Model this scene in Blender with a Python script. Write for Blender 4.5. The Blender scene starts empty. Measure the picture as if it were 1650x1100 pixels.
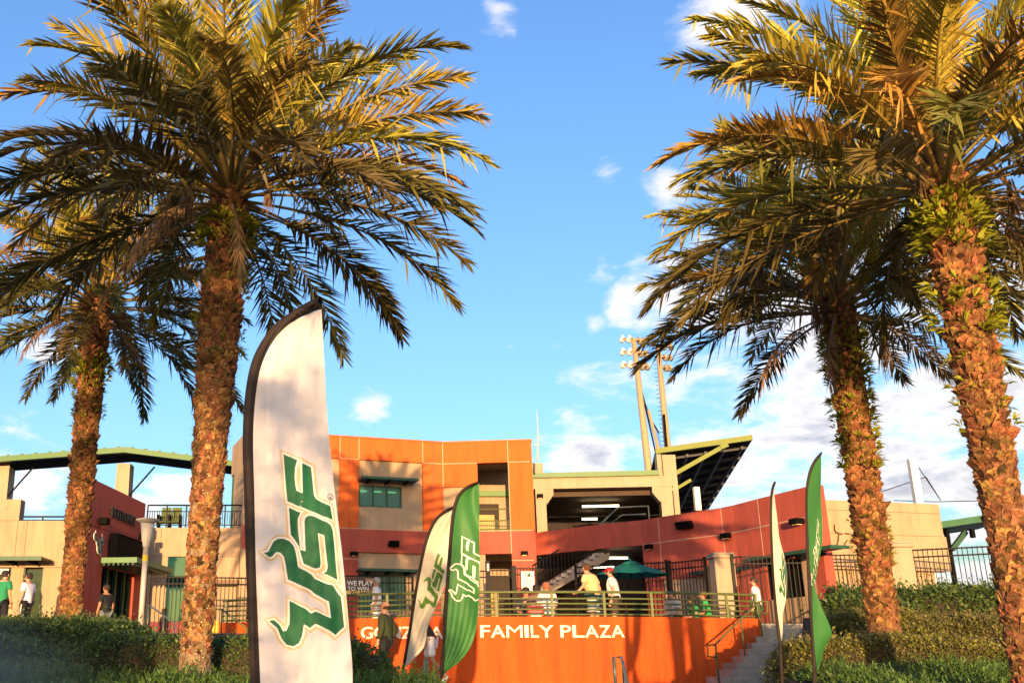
import bpy, bmesh, math, random
import numpy as np
from mathutils import Vector, Matrix
from mathutils.geometry import tessellate_polygon

R = math.radians
S = bpy.context.scene
COL = S.collection
random.seed(7)

# ------------------------------------------------------------------ camera, sky, sun, exposure
cam_d = bpy.data.cameras.new('camera')
cam = bpy.data.objects.new('camera', cam_d)
COL.objects.link(cam)
cam.location = (0, 0, 0.25)
cam.rotation_euler = (R(90 + 18.0), 0, 0)
cam_d.sensor_width = 36
cam_d.lens = 35.78
cam_d.shift_x = 0.1273
cam_d.clip_end = 6000
S.camera = cam

SUN_EL, SUN_AZ = R(3.2), R(4.9)            # low evening sun, behind and slightly left of the camera
sdir = Vector((math.sin(SUN_AZ) * math.cos(SUN_EL), math.cos(SUN_AZ) * math.cos(SUN_EL), -math.sin(SUN_EL)))
sun_d = bpy.data.lights.new('sun', 'SUN')
sun_d.energy = 2.15
sun_d.angle = R(0.53)
sun_d.color = (1.0, 0.62, 0.30)
sun = bpy.data.objects.new('sun', sun_d)
COL.objects.link(sun)
sun.rotation_euler = sdir.to_track_quat('-Z', 'Y').to_euler()
sun.location = (-3, -60, 12)

S.view_settings.view_transform = 'Standard'
S.view_settings.look = 'None'
S.view_settings.gamma = 1
S.view_settings.exposure = 2.2
S.cycles.max_bounces = 6
S.cycles.transparent_max_bounces = 8


def make_world():
    w = bpy.data.worlds.new('World')
    S.world = w
    w.use_nodes = True
    nt = w.node_tree
    N, L = nt.nodes, nt.links
    N.clear()
    out = N.new('ShaderNodeOutputWorld')
    bg = N.new('ShaderNodeBackground')
    bg.inputs[1].default_value = 0.15
    L.new(bg.outputs[0], out.inputs[0])
    sky = N.new('ShaderNodeTexSky')
    sky.sky_type = 'NISHITA'
    sky.sun_disc = False
    sky.sun_elevation = SUN_EL
    sky.sun_rotation = math.pi + SUN_AZ
    sky.altitude = 0
    sky.air_density = 1.0
    sky.dust_density = 2.4
    sky.ozone_density = 2.8
    hs = N.new('ShaderNodeHueSaturation')
    hs.inputs['Saturation'].default_value = 1.03
    hs.inputs['Hue'].default_value = 0.509
    hs.inputs['Value'].default_value = 1.14
    L.new(sky.outputs[0], hs.inputs['Color'])

    def math_(op, a, b=None, c=None, clamp=False):
        n = N.new('ShaderNodeMath')
        n.operation = op
        n.use_clamp = clamp
        for i, q in enumerate((a, b, c)):
            if q is None:
                continue
            if isinstance(q, (int, float)):
                n.inputs[i].default_value = q
            else:
                L.new(q, n.inputs[i])
        return n.outputs[0]

    tc = N.new('ShaderNodeTexCoord')
    nrm = N.new('ShaderNodeVectorMath')
    nrm.operation = 'NORMALIZE'
    L.new(tc.outputs['Generated'], nrm.inputs[0])
    D = nrm.outputs[0]
    sep = N.new('ShaderNodeSeparateXYZ')
    L.new(D, sep.inputs[0])
    # flat cloud layer seen in perspective
    zz = math_('ADD', math_('MAXIMUM', sep.outputs[2], 0.0), 0.30)
    cmb = N.new('ShaderNodeCombineXYZ')
    L.new(math_('DIVIDE', sep.outputs[0], zz), cmb.inputs[0])
    L.new(math_('DIVIDE', sep.outputs[1], zz), cmb.inputs[1])
    L.new(math_('MULTIPLY', sep.outputs[2], 2.0), cmb.inputs[2])

    def noise(scale, detail, rough, off):
        mp = N.new('ShaderNodeMapping')
        mp.inputs['Location'].default_value = off
        L.new(cmb.outputs[0], mp.inputs[0])
        n = N.new('ShaderNodeTexNoise')
        n.inputs['Scale'].default_value = scale
        n.inputs['Detail'].default_value = detail
        n.inputs['Roughness'].default_value = rough
        n.inputs['Distortion'].default_value = 0.25
        L.new(mp.outputs[0], n.inputs['Vector'])
        return n.outputs['Fac']

    big = noise(6.0, 9, 0.56, (3.1, 1.7, 0.4))
    fine = noise(17.0, 6, 0.6, (9.1, 4.2, 1.4))
    # the banks of cloud: (direction, reach in radians, weight)
    banks = CLOUDS
    cov = thick = None
    for d, rad, wt in banks:
        vd = Vector(d).normalized()
        dp = N.new('ShaderNodeVectorMath')
        dp.operation = 'DISTANCE'
        L.new(D, dp.inputs[0])
        dp.inputs[1].default_value = vd
        g = math_('SUBTRACT', 1.0, math_('DIVIDE', dp.outputs['Value'], rad), clamp=True)
        g = math_('MULTIPLY', math_('POWER', g, 0.7), wt)
        cov = g if cov is None else math_('MAXIMUM', cov, g)
        if rad > 0.15:
            thick = g if thick is None else math_('MAXIMUM', thick, g)
    dens = math_('ADD', math_('ADD', math_('MULTIPLY', big, 0.75), math_('MULTIPLY', fine, 0.25)), cov)
    mr = N.new('ShaderNodeMapRange')
    mr.interpolation_type = 'SMOOTHSTEP'
    mr.inputs['From Min'].default_value = 0.66
    mr.inputs['From Max'].default_value = 0.84
    L.new(dens, mr.inputs['Value'])
    sh = N.new('ShaderNodeMapRange')
    sh.interpolation_type = 'SMOOTHSTEP'
    sh.inputs['From Min'].default_value = 0.74
    sh.inputs['From Max'].default_value = 1.0
    L.new(dens, sh.inputs['Value'])
    cc = N.new('ShaderNodeMix')
    cc.data_type = 'RGBA'
    cc.inputs['A'].default_value = (CL, CL * 0.93, CL * 0.90, 1)
    cc.inputs['B'].default_value = (CL * 0.40, CL * 0.43, CL * 0.53, 1)
    L.new(math_('MULTIPLY', sh.outputs[0], math_('MULTIPLY', thick, 6.0, clamp=True)), cc.inputs['Factor'])
    mx = N.new('ShaderNodeMix')
    mx.data_type = 'RGBA'
    L.new(math_('MULTIPLY', mr.outputs[0], 0.94), mx.inputs['Factor'])
    L.new(hs.outputs[0], mx.inputs['A'])
    L.new(cc.outputs['Result'], mx.inputs['B'])
    L.new(mx.outputs['Result'], bg.inputs[0])


def sky_dir(px, y):
    """direction in which a pixel of the photograph looks"""
    k = math.cos(R(18)) * 1640 - math.sin(R(18)) * (550 - y)
    return ((px - 615) / k, 1.0, (math.sin(R(18)) * 1640 + math.cos(R(18)) * (550 - y)) / k)


CL = 1.8
CLOUDS = [(sky_dir(1400, 700), 0.36, 0.34), (sky_dir(1190, 735), 0.20, 0.29), (sky_dir(1600, 600), 0.20, 0.24), (sky_dir(1185, 45), 0.085, 0.30),
          (sky_dir(1075, 318), 0.044, 0.29), (sky_dir(975, 283), 0.028, 0.20), (sky_dir(966, 432), 0.028, 0.31), (sky_dir(1000, 495), 0.034, 0.25), (sky_dir(955, 523), 0.022, 0.3),
          (sky_dir(595, 656), 0.040, 0.32), (sky_dir(960, 745), 0.065, 0.30), (sky_dir(60, 775), 0.12, 0.25), (sky_dir(270, 790), 0.09, 0.23), (sky_dir(70, 572), 0.045, 0.28),
          (sky_dir(800, 20), 0.03, 0.13), (sky_dir(1240, 600), 0.06, 0.26), ((-0.9, 0.5, 0.2), 0.6, 0.30), ((1.0, 0.2, 0.2), 0.7, 0.32), ((0.3, -1.0, 0.45), 0.6, 0.2)]
make_world()

# ------------------------------------------------------------------ survey: pixel of the photograph -> point of the place
_F, _TH, _CX = 1640.0, R(18.0), 615.0


def slope(y):
    return (math.sin(_TH) * _F + math.cos(_TH) * (550 - y)) / (math.cos(_TH) * _F - math.sin(_TH) * (550 - y))


def zz(y, Y):
    return 0.25 + Y * slope(y)


def xx(px, y, Y):
    return (px - _CX) * Y / (math.cos(_TH) * _F - math.sin(_TH) * (550 - y))


def at(px, y, Y):
    return Vector((xx(px, y, Y), Y, zz(y, Y)))


def on_wall(px, y, A, B):
    k = (px - _CX) / (math.cos(_TH) * _F - math.sin(_TH) * (550 - y))
    tx, ty = B[0] - A[0], B[1] - A[1]
    # A + u t = Y (k, 1)
    u = (k * A[1] - A[0]) / (tx - k * ty)
    return u * math.hypot(tx, ty)


# ------------------------------------------------------------------ materials
MATS = {}


def mat(name, rgb, rough=0.75, var=0.10, scale=3.0, bump=0.0, bscale=30.0, metal=0.0, spec=0.35, stretch=(1, 1, 1),
        rnd=0.0, island=0.0, rgb2=None, trans=0.0, emit=0.0, dirt=0.0, coat=0.0, hue=0.04):
    if name in MATS:
        return MATS[name]
    m = bpy.data.materials.new(name)
    m.use_nodes = True
    nt = m.node_tree
    N, L = nt.nodes, nt.links
    p = N['Principled BSDF']
    out = N['Material Output']
    p.inputs['Roughness'].default_value = rough
    p.inputs['Metallic'].default_value = metal
    p.inputs['Specular IOR Level'].default_value = spec
    if coat:
        p.inputs['Coat Weight'].default_value = coat
    tc = N.new('ShaderNodeTexCoord')
    mp = N.new('ShaderNodeMapping')
    mp.inputs['Scale'].default_value = stretch
    L.new(tc.outputs['Object'], mp.inputs[0])
    no = N.new('ShaderNodeTexNoise')
    no.inputs['Scale'].default_value = scale
    no.inputs['Detail'].default_value = 5
    no.inputs['Roughness'].default_value = 0.62
    L.new(mp.outputs[0], no.inputs['Vector'])
    rp = N.new('ShaderNodeValToRGB')
    c2 = rgb2 or tuple(min(1, c * (1 + var)) for c in rgb)
    c1 = rgb if rgb2 else tuple(c * (1 - var) for c in rgb)
    rp.color_ramp.elements[0].position = 0.3
    rp.color_ramp.elements[1].position = 0.7
    rp.color_ramp.elements[0].color = (*c1, 1)
    rp.color_ramp.elements[1].color = (*c2, 1)
    L.new(no.outputs['Fac'], rp.inputs[0])
    colr = rp.outputs[0]
    if dirt:
        mp2 = N.new('ShaderNodeMapping')
        mp2.inputs['Scale'].default_value = (1.7, 1.7, 0.22)
        L.new(tc.outputs['Object'], mp2.inputs[0])
        n2 = N.new('ShaderNodeTexNoise')
        n2.inputs['Scale'].default_value = 1.6
        n2.inputs['Detail'].default_value = 7
        n2.inputs['Roughness'].default_value = 0.7
        L.new(mp2.outputs[0], n2.inputs['Vector'])
        r2 = N.new('ShaderNodeMapRange')
        r2.inputs['From Min'].default_value = 0.45
        r2.inputs['From Max'].default_value = 0.64
        r2.inputs['To Min'].default_value = 1.0
        r2.inputs['To Max'].default_value = 1 - dirt
        L.new(n2.outputs['Fac'], r2.inputs['Value'])
        h2 = N.new('ShaderNodeHueSaturation')
        L.new(colr, h2.inputs['Color'])
        L.new(r2.outputs[0], h2.inputs['Value'])
        colr = h2.outputs[0]
    if rnd or island:
        hv = N.new('ShaderNodeHueSaturation')
        L.new(colr, hv.inputs['Color'])
        if rnd:
            src = N.new('ShaderNodeObjectInfo').outputs['Random']
        else:
            src = N.new('ShaderNodeNewGeometry').outputs['Random Per Island']
        k = rnd or island
        r3 = N.new('ShaderNodeMapRange')
        r3.inputs['To Min'].default_value = 1 - k
        r3.inputs['To Max'].default_value = 1 + k
        L.new(src, r3.inputs['Value'])
        L.new(r3.outputs[0], hv.inputs['Value'])
        wn = N.new('ShaderNodeTexWhiteNoise')
        wn.noise_dimensions = '1D'
        L.new(src, wn.inputs['W'])
        r4 = N.new('ShaderNodeMapRange')
        r4.inputs['To Min'].default_value = 0.5 - hue * k
        r4.inputs['To Max'].default_value = 0.5 + hue * k
        L.new(wn.outputs['Value'], r4.inputs['Value'])
        L.new(r4.outputs[0], hv.inputs['Hue'])
        colr = hv.outputs[0]
    L.new(colr, p.inputs['Base Color'])
    if bump:
        nb = N.new('ShaderNodeTexNoise')
        nb.inputs['Scale'].default_value = bscale
        nb.inputs['Detail'].default_value = 6
        L.new(mp.outputs[0], nb.inputs['Vector'])
        bp = N.new('ShaderNodeBump')
        bp.inputs['Strength'].default_value = bump
        bp.inputs['Distance'].default_value = 0.02
        L.new(nb.outputs['Fac'], bp.inputs['Height'])
        L.new(bp.outputs[0], p.inputs['Normal'])
    if trans:
        tr = N.new('ShaderNodeBsdfTranslucent')
        L.new(colr, tr.inputs[0])
        ms = N.new('ShaderNodeMixShader')
        ms.inputs[0].default_value = trans
        L.new(p.outputs[0], ms.inputs[1])
        L.new(tr.outputs[0], ms.inputs[2])
        L.new(ms.outputs[0], out.inputs['Surface'])
    if emit:
        p.inputs['Emission Color'].default_value = (*rgb, 1)
        p.inputs['Emission Strength'].default_value = emit
    MATS[name] = m
    return m


def glass(name, tint, rough=0.04, alpha=0.35):
    """window glass: a tinted pane that mirrors the sky and lets some of the room through"""
    m = bpy.data.materials.new(name)
    m.use_nodes = True
    N, L = m.node_tree.nodes, m.node_tree.links
    out = N['Material Output']
    N.remove(N['Principled BSDF'])
    gl = N.new('ShaderNodeBsdfGlossy')
    gl.inputs['Roughness'].default_value = rough
    gl.inputs['Color'].default_value = (0.30, 0.48, 0.45, 1)
    tr = N.new('ShaderNodeBsdfTransparent')
    tr.inputs['Color'].default_value = (*tint, 1)
    df = N.new('ShaderNodeBsdfDiffuse')
    df.inputs['Color'].default_value = (*[t * 0.35 for t in tint], 1)
    m1 = N.new('ShaderNodeMixShader')
    m1.inputs[0].default_value = alpha
    L.new(tr.outputs[0], m1.inputs[1])
    L.new(df.outputs[0], m1.inputs[2])
    fr = N.new('ShaderNodeFresnel')
    fr.inputs['IOR'].default_value = 1.6
    m2 = N.new('ShaderNodeMixShader')
    L.new(fr.outputs[0], m2.inputs[0])
    L.new(m1.outputs[0], m2.inputs[1])
    L.new(gl.outputs[0], m2.inputs[2])
    L.new(m2.outputs[0], out.inputs['Surface'])
    MATS[name] = m
    return m


ORANGE = mat('orange_stucco', (0.62, 0.115, 0.018), 0.85, 0.06, 1.5, 0.25, 60, dirt=0.18)
RED = mat('brick_red_stucco', (0.42, 0.082, 0.050), 0.85, 0.07, 1.5, 0.25, 60, dirt=0.20)
PLAZA_O = mat('plaza_wall_paint', (0.60, 0.085, 0.006), 0.8, 0.05, 1.2, 0.5, 30, dirt=0.34)
BEIGE = mat('beige_stucco', (0.42, 0.295, 0.18), 0.9, 0.06, 1.2, 0.25, 60, dirt=0.20)
CREAM = mat('cream_precast', (0.40, 0.30, 0.20), 0.9, 0.06, 1.6, 0.2, 40, dirt=0.14)
TAN = mat('tan_concrete', (0.36, 0.28, 0.19), 0.9, 0.08, 1.4, 0.2, 40, dirt=0.14)
JOINT = mat('pale_joint_sealant', (0.52, 0.33, 0.21), 0.8, 0.05)
CONC = mat('step_concrete', (0.36, 0.31, 0.25), 0.92, 0.14, 4, 0.3, 30, dirt=0.2)
PAVE = mat('landing_concrete', (0.38, 0.30, 0.25), 0.92, 0.12, 2, 0.25, 30)
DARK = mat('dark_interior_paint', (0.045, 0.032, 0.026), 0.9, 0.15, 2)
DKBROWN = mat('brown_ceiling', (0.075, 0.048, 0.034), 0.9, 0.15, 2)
BLACK = mat('black_metal', (0.006, 0.006, 0.006), 0.7, 0.1, 8, spec=0.04)
FENCE = mat('black_fence_paint', (0.012, 0.011, 0.010), 0.55, 0.1, 8, spec=0.15)
GREENM = mat('green_metal_paint', (0.10, 0.20, 0.055), 0.5, 0.08, 5)
DKGREEN = mat('dark_green_metal', (0.02, 0.075, 0.045), 0.45, 0.1, 5)
ROOFGREEN = mat('green_roof_metal', (0.045, 0.135, 0.028), 0.45, 0.08, 5)
LIME = mat('lime_steel', (0.16, 0.19, 0.03), 0.5, 0.06, 5)
RAIL = mat('olive_rail_paint', (0.095, 0.115, 0.026), 0.45, 0.08, 6)
STEEL = mat('galvanised_rail', (0.10, 0.13, 0.13), 0.38, 0.1, 6, metal=0.4)
POLEW = mat('pale_pole_metal', (0.50, 0.45, 0.38), 0.45, 0.06, 8, metal=0.2)
WOODPOLE = mat('rusty_tower_steel', (0.42, 0.28, 0.15), 0.75, 0.12, 6, 0.2, 30)
LAMPW = mat('white_lamp_housing', (0.60, 0.58, 0.54), 0.5, 0.05, 6)
WHITE = mat('white_paint', (0.78, 0.75, 0.68), 0.6, 0.03, 5)
LETTERM = mat('cream_letter_metal', (0.74, 0.68, 0.52), 0.5, 0.06, 5)
TEAL = glass('teal_glass', (0.06, 0.34, 0.30), 0.05, 0.45)
WIN = glass('window_glass', (0.30, 0.62, 0.50), 0.04, 0.55)
DKGLASS = glass('dark_glass', (0.08, 0.09, 0.07), 0.05, 0.5)
SCREEN = mat('switched_off_screen', (0.004, 0.004, 0.005), 0.9, 0.05, spec=0.0)
TUBE = mat('lit_tube', (1.0, 0.86, 0.55), 0.5, 0, emit=1.6)


# ------------------------------------------------------------------ mesh helpers
class MB:
    def __init__(s):
        s.v, s.f, s.m = [], [], []

    def add(s, vs, fs, mi=0):
        k = len(s.v)
        s.v += [tuple(v) for v in vs]
        s.f += [tuple(i + k for i in f) for f in fs]
        s.m += [mi] * len(fs)
        return s

    def box(s, x0, x1, y0, y1, z0, z1, mi=0):
        vs = [(x, y, z) for z in (z0, z1) for y in (y0, y1) for x in (x0, x1)]
        return s.add(vs, [(0, 2, 3, 1), (4, 5, 7, 6), (0, 1, 5, 4), (2, 6, 7, 3), (0, 4, 6, 2), (1, 3, 7, 5)], mi)

    def hexa(s, vs, mi=0):
        """8 corners: bottom ring of four, top ring of four"""
        return s.add(vs, [(3, 2, 1, 0), (4, 5, 6, 7), (0, 1, 5, 4), (1, 2, 6, 5), (2, 3, 7, 6), (3, 0, 4, 7)], mi)

    def path(s, pts, rad, n=8, mi=0, cap=True, flat=1.0):
        pts = [Vector(p) for p in pts]
        if not hasattr(rad, '__len__'):
            rad = [rad] * len(pts)
        rings = []
        prev = None
        for i, p in enumerate(pts):
            t = (pts[min(i + 1, len(pts) - 1)] - pts[max(i - 1, 0)])
            if t.length < 1e-9:
                t = Vector((0, 0, 1))
            t.normalize()
            if prev is None:
                a = Vector((0, 0, 1)) if abs(t.z) < 0.9 else Vector((1, 0, 0))
                u = t.cross(a).normalized()
            else:
                u = (prev - t * prev.dot(t))
                u = u.normalized() if u.length > 1e-6 else t.orthogonal().normalized()
            prev = u
            w = t.cross(u)
            rings.append([p + (u * math.cos(2 * math.pi * k / n) + w * math.sin(2 * math.pi * k / n) * flat) * rad[i]
                          for k in range(n)])
        vs = [q for rg in rings for q in rg]
        fs = []
        for i in range(len(rings) - 1):
            for k in range(n):
                a, b = i * n + k, i * n + (k + 1) % n
                fs.append((a, b, b + n, a + n))
        if cap:
            fs.append(tuple(reversed(range(n))))
            fs.append(tuple(range((len(rings) - 1) * n, len(rings) * n)))
        return s.add(vs, fs, mi)

    def lathe(s, c, prof, n=16, mi=0):
        vs, fs = [], []
        for r_, z in prof:
            for k in range(n):
                a = 2 * math.pi * k / n
                vs.append((c[0] + r_ * math.cos(a), c[1] + r_ * math.sin(a), c[2] + z))
        for i in range(len(prof) - 1):
            for k in range(n):
                a, b = i * n + k, i * n + (k + 1) % n
                fs.append((a, b, b + n, a + n))
        fs.append(tuple(reversed(range(n))))
        fs.append(tuple(range((len(prof) - 1) * n, len(prof) * n)))
        return s.add(vs, fs, mi)

    def mesh(s, name, mats, smooth=False):
        me = bpy.data.meshes.new(name)
        me.from_pydata(s.v, [], s.f)
        mats = mats if isinstance(mats, (list, tuple)) else [mats]
        for m in mats:
            me.materials.append(m)
        if len(mats) > 1:
            me.polygons.foreach_set('material_index', s.m)
        if smooth:
            me.polygons.foreach_set('use_smooth', [True] * len(me.polygons))
        me.update()
        return me

    def build(s, name, mats, parent=None, smooth=False, bevel=0.0):
        o = bpy.data.objects.new(name, s.mesh(name, mats, smooth))
        return link(o, parent, bevel)


def link(o, parent=None, bevel=0.0):
    COL.objects.link(o)
    if parent is not None:
        o.parent = parent
        if parent.type == 'EMPTY':
            o.matrix_parent_inverse = Matrix.Translation(parent.location).inverted() if parent.rotation_euler.z == 0 else Matrix()
    if bevel:
        b = o.modifiers.new('bevel', 'BEVEL')
        b.width = bevel
        b.segments = 2
        b.limit_method = 'ANGLE'
    return o


def tag(o, label=None, cat=None, group=None, kind=None):
    if label:
        o['label'] = label
    if cat:
        o['category'] = cat
    if group:
        o['group'] = group
    if kind:
        o['kind'] = kind
    return o


def thing(name, label, cat, loc=(0, 0, 0), rz=0.0, group=None):
    o = bpy.data.objects.new(name, None)
    o.empty_display_size = 0.2
    o.location = loc
    o.rotation_euler.z = rz
    COL.objects.link(o)
    return tag(o, label, cat, group)


def piece(name, me, parent, loc=(0, 0, 0), rot=(0, 0, 0), sc=(1, 1, 1)):
    """one more object that shares mesh data, placed in world space under parent"""
    o = bpy.data.objects.new(name, me)
    link(o, parent)
    o.location = loc
    o.rotation_euler = rot
    o.scale = sc
    return o


def np_mesh(name, verts, faces_flat, loop_tot, mats, mi=None, smooth=False):
    me = bpy.data.meshes.new(name)
    nv, nl, nf = len(verts), len(faces_flat), len(loop_tot)
    me.vertices.add(nv)
    me.vertices.foreach_set('co', np.asarray(verts, np.float32).ravel())
    me.loops.add(nl)
    me.loops.foreach_set('vertex_index', np.asarray(faces_flat, np.int32))
    me.polygons.add(nf)
    ls = np.concatenate(([0], np.cumsum(loop_tot)[:-1])).astype(np.int32)
    me.polygons.foreach_set('loop_start', ls)
    me.polygons.foreach_set('loop_total', np.asarray(loop_tot, np.int32))
    for m in (mats if isinstance(mats, (list, tuple)) else [mats]):
        me.materials.append(m)
    if mi is not None:
        me.polygons.foreach_set('material_index', np.asarray(mi, np.int32))
    if smooth:
        me.polygons.foreach_set('use_smooth', np.ones(nf, bool))
    me.update(calc_edges=True)
    me.validate()
    return me


class Wall:
    """a straight vertical wall line in plan; boxes are laid on it by distance u and height z"""

    def __init__(s, A, B):
        s.A, s.B = Vector((*A, 0)), Vector((*B, 0))
        s.t = (s.B - s.A).normalized()
        s.n = Vector((s.t.y, -s.t.x, 0))
        s.len = (s.B - s.A).length

    def u(s, px, y=800):
        return on_wall(px, y, s.A, s.B)

    def p(s, u, z, off=0.0):
        q = s.A + s.t * u + s.n * off
        return Vector((q.x, q.y, z))

    def y(s, u):
        return (s.A + s.t * u).y

    def hexa(s, mb, u0, u1, z0, z1, off=0.0, th=0.3, mi=0):
        f, b = off, off - th
        return mb.hexa([s.p(u0, z0, f), s.p(u1, z0, f), s.p(u1, z0, b), s.p(u0, z0, b),
                        s.p(u0, z1, f), s.p(u1, z1, f), s.p(u1, z1, b), s.p(u0, z1, b)], mi)

    def box(s, name, m, parent, u0, u1, z0, z1, off=0.0, th=0.3, bevel=0.0):
        return s.hexa(MB(), u0, u1, z0, z1, off, th).build(name, m, parent, bevel=bevel)


def text_mesh(txt, bold=0.02, depth=0.02):
    cu = bpy.data.curves.new('letters', 'FONT')
    cu.body = txt
    cu.offset = bold
    cu.extrude = depth
    cu.resolution_u = 3
    cu.align_x = 'LEFT'
    ob = bpy.data.objects.new('letters', cu)
    COL.objects.link(ob)
    dg = bpy.context.evaluated_depsgraph_get()
    me = bpy.data.meshes.new_from_object(ob.evaluated_get(dg))
    bpy.data.objects.remove(ob)
    bpy.data.curves.remove(cu)
    return me


def fit_text(name, txt, m, parent, origin, right, up, w, h, bold=0.02, depth=0.02):
    """lettering scaled into a w x h box whose lower left corner is origin"""
    me = text_mesh(txt, bold, depth)
    co = np.zeros(len(me.vertices) * 3, np.float32)
    me.vertices.foreach_get('co', co)
    co = co.reshape(-1, 3)
    lo, hi = co.min(0), co.max(0)
    q = (co - lo) / np.maximum(hi - lo, 1e-6)
    Rv, Uv = Vector(right).normalized(), Vector(up).normalized()
    Nv = Rv.cross(Uv)
    o_ = np.array(origin)
    P = o_ + np.outer(q[:, 0] * w, Rv) + np.outer(q[:, 1] * h, Uv) + np.outer(co[:, 2], Nv)
    me.vertices.foreach_set('co', P.astype(np.float32).ravel())
    me.materials.clear()
    me.materials.append(m)
    me.update()
    o = bpy.data.objects.new(name, me)
    return link(o, parent)


def structure(o):
    o['kind'] = 'structure'
    return o

# ------------------------------------------------------------------ ground, landing, plaza
FLOOR = 1.10


def catmull(P, n=6):
    P = [Vector(p) for p in P]
    out = []
    for i in range(len(P) - 1):
        a, b, c, d = P[max(i - 1, 0)], P[i], P[i + 1], P[min(i + 2, len(P) - 1)]
        for k in range(n):
            t = k / n
            out.append(0.5 * ((2 * b) + (c - a) * t + (2 * a - 5 * b + 4 * c - d) * t * t + (3 * b - a - 3 * c + d) * t ** 3))
    out.append(P[-1])
    return out


GRASSY = mat('lower_ground_paving', (0.22, 0.18, 0.15), 0.95, 0.2, 0.6, 0.2, 20)
SOIL = mat('mulch_soil', (0.060, 0.038, 0.022), 0.95, 0.35, 6, 0.6, 40)
structure(MB().box(-3000, 3000, -3000, 3000, -1.6, -1.35).build('ground', GRASSY))
mb = MB().box(-0.6, 12.0, 18.6, 40, -1.3, 0.0)
structure(mb.build('landing', PAVE))
for i in range(3):
    structure(MB().box(-0.6, 12.0, 18.6 - 0.35 * (i + 1), 18.6 - 0.35 * i - 0.003, -1.3, -0.15 * (i + 1)).build('step_down', CONC))
structure(MB().box(-0.6, 12.0, 14.2, 17.54, -1.3, -0.452).build('terrace_path', PAVE))
for i in range(6):
    structure(MB().box(0.3, 4.4, 14.2 - 0.35 * (i + 1), 14.2 - 0.35 * i - 0.003, -1.34, -0.452 - 0.15 * (i + 1)).build('step_down', CONC))


def grid_sheet(name, x0, x1, y0, y1, n, fz, m):
    mb = MB()
    for j in range(n + 1):
        for i in range(n + 1):
            x, y = x0 + (x1 - x0) * i / n, y0 + (y1 - y0) * j / n
            mb.v.append((x, y, fz(x, y)))
    for j in range(n):
        for i in range(n):
            a = j * (n + 1) + i
            mb.f.append((a, a + 1, a + n + 2, a + n + 1))
            mb.m.append(0)
    return structure(mb.build(name, m, smooth=True))


def lerp_tab(y, tab):
    for (a, za), (b, zb) in zip(tab, tab[1:]):
        if y <= b:
            t = max(0, (y - a) / (b - a))
            return za + (zb - za) * t
    return tab[-1][1]


BEDL = [(7, -1.36), (9, -0.35), (11, 0.0), (13, 0.15), (15, 0.45), (17, 0.85), (20, 0.95), (28.0, 1.08)]
BEDR = [(7.5, -1.36), (10, -0.3), (12, 0.15), (14, 0.6), (16, 0.8), (19, 1.15), (22, 1.35), (30, 1.45)]
grid_sheet('planting_bed_left', -30, -0.62, 7, 28, 40, lambda x, y: lerp_tab(y, BEDL) - (0.0 if x < -1.5 else (x + 1.5) * 0.5), SOIL)
grid_sheet('planting_bed_right', 3.0, 33, 7.5, 30, 100,
           lambda x, y: lerp_tab(y, BEDR) - 2.2 * max(0.0, min(1.0, (0.40 * y - x) / 0.4)) - (0.9 if (y > 21.5 and x < 11.6) else 0), SOIL)

# plaza wall: a gently bowed retaining wall
WP = [(353, 28.7), (450, 27.55), (520, 26.85), (580, 26.35), (640, 25.95), (700, 25.68), (800, 25.45), (900, 25.4), (1000, 25.45),
      (1060, 25.6), (1120, 25.8), (1177, 26.1), (1228, 26.5)]
WC = catmull([(xx(px, 1010, Y), Y, 0) for px, Y in WP], 6)
WTOP = 1.535


def wall_at(px, y=1010):
    """point, tangent and outward normal of the plaza wall where bearing px meets it"""
    k = (px - _CX) / (math.cos(_TH) * _F - math.sin(_TH) * (550 - y))
    for a, b in zip(WC, WC[1:]):
        fa, fb = a.x - k * a.y, b.x - k * b.y
        if fa <= 0 <= fb:
            t = fa / (fa - fb)
            p = a.lerp(b, t)
            d = (b - a).normalized()
            return p, d, Vector((d.y, -d.x, 0))
    p, d = (WC[0], (WC[1] - WC[0]).normalized()) if k * WC[0].y < WC[0].x else (WC[-1], (WC[-1] - WC[-2]).normalized())
    return p, d, Vector((d.y, -d.x, 0))


def offset_curve(P, d):
    out = []
    for i, p in enumerate(P):
        t = (P[min(i + 1, len(P) - 1)] - P[max(i - 1, 0)]).normalized()
        out.append(p + Vector((t.y, -t.x, 0)) * d)
    return out


def ribbon_solid(mb, P, d0, d1, z0, z1, mi=0):
    a, b = offset_curve(P, d0), offset_curve(P, d1)
    n = len(P)
    vs = [(p.x, p.y, z) for z in (z0, z1) for p in a] + [(p.x, p.y, z) for z in (z0, z1) for p in b]
    fs = []
    for i in range(n - 1):
        fs.append((i, i + 1, n + i + 1, n + i))
        fs.append((2 * n + i + 1, 2 * n + i, 3 * n + i, 3 * n + i + 1))
        fs.append((n + i, n + i + 1, 3 * n + i + 1, 3 * n + i))
        fs.append((i + 1, i, 2 * n + i, 2 * n + i + 1))
    fs.append((0, n, 3 * n, 2 * n))
    fs.append((n - 1, 3 * n - 1, 4 * n - 1, 2 * n - 1))
    return mb.add(vs, fs, mi)


pw = thing('plaza_wall', 'bright orange bowed retaining wall with cream raised lettering under the railing', 'wall', (2.8, 25.4, 0))
ribbon_solid(MB(), WC, 0, -0.3, -0.3, WTOP).build('wall_body', PLAZA_O, pw, smooth=False)
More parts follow.
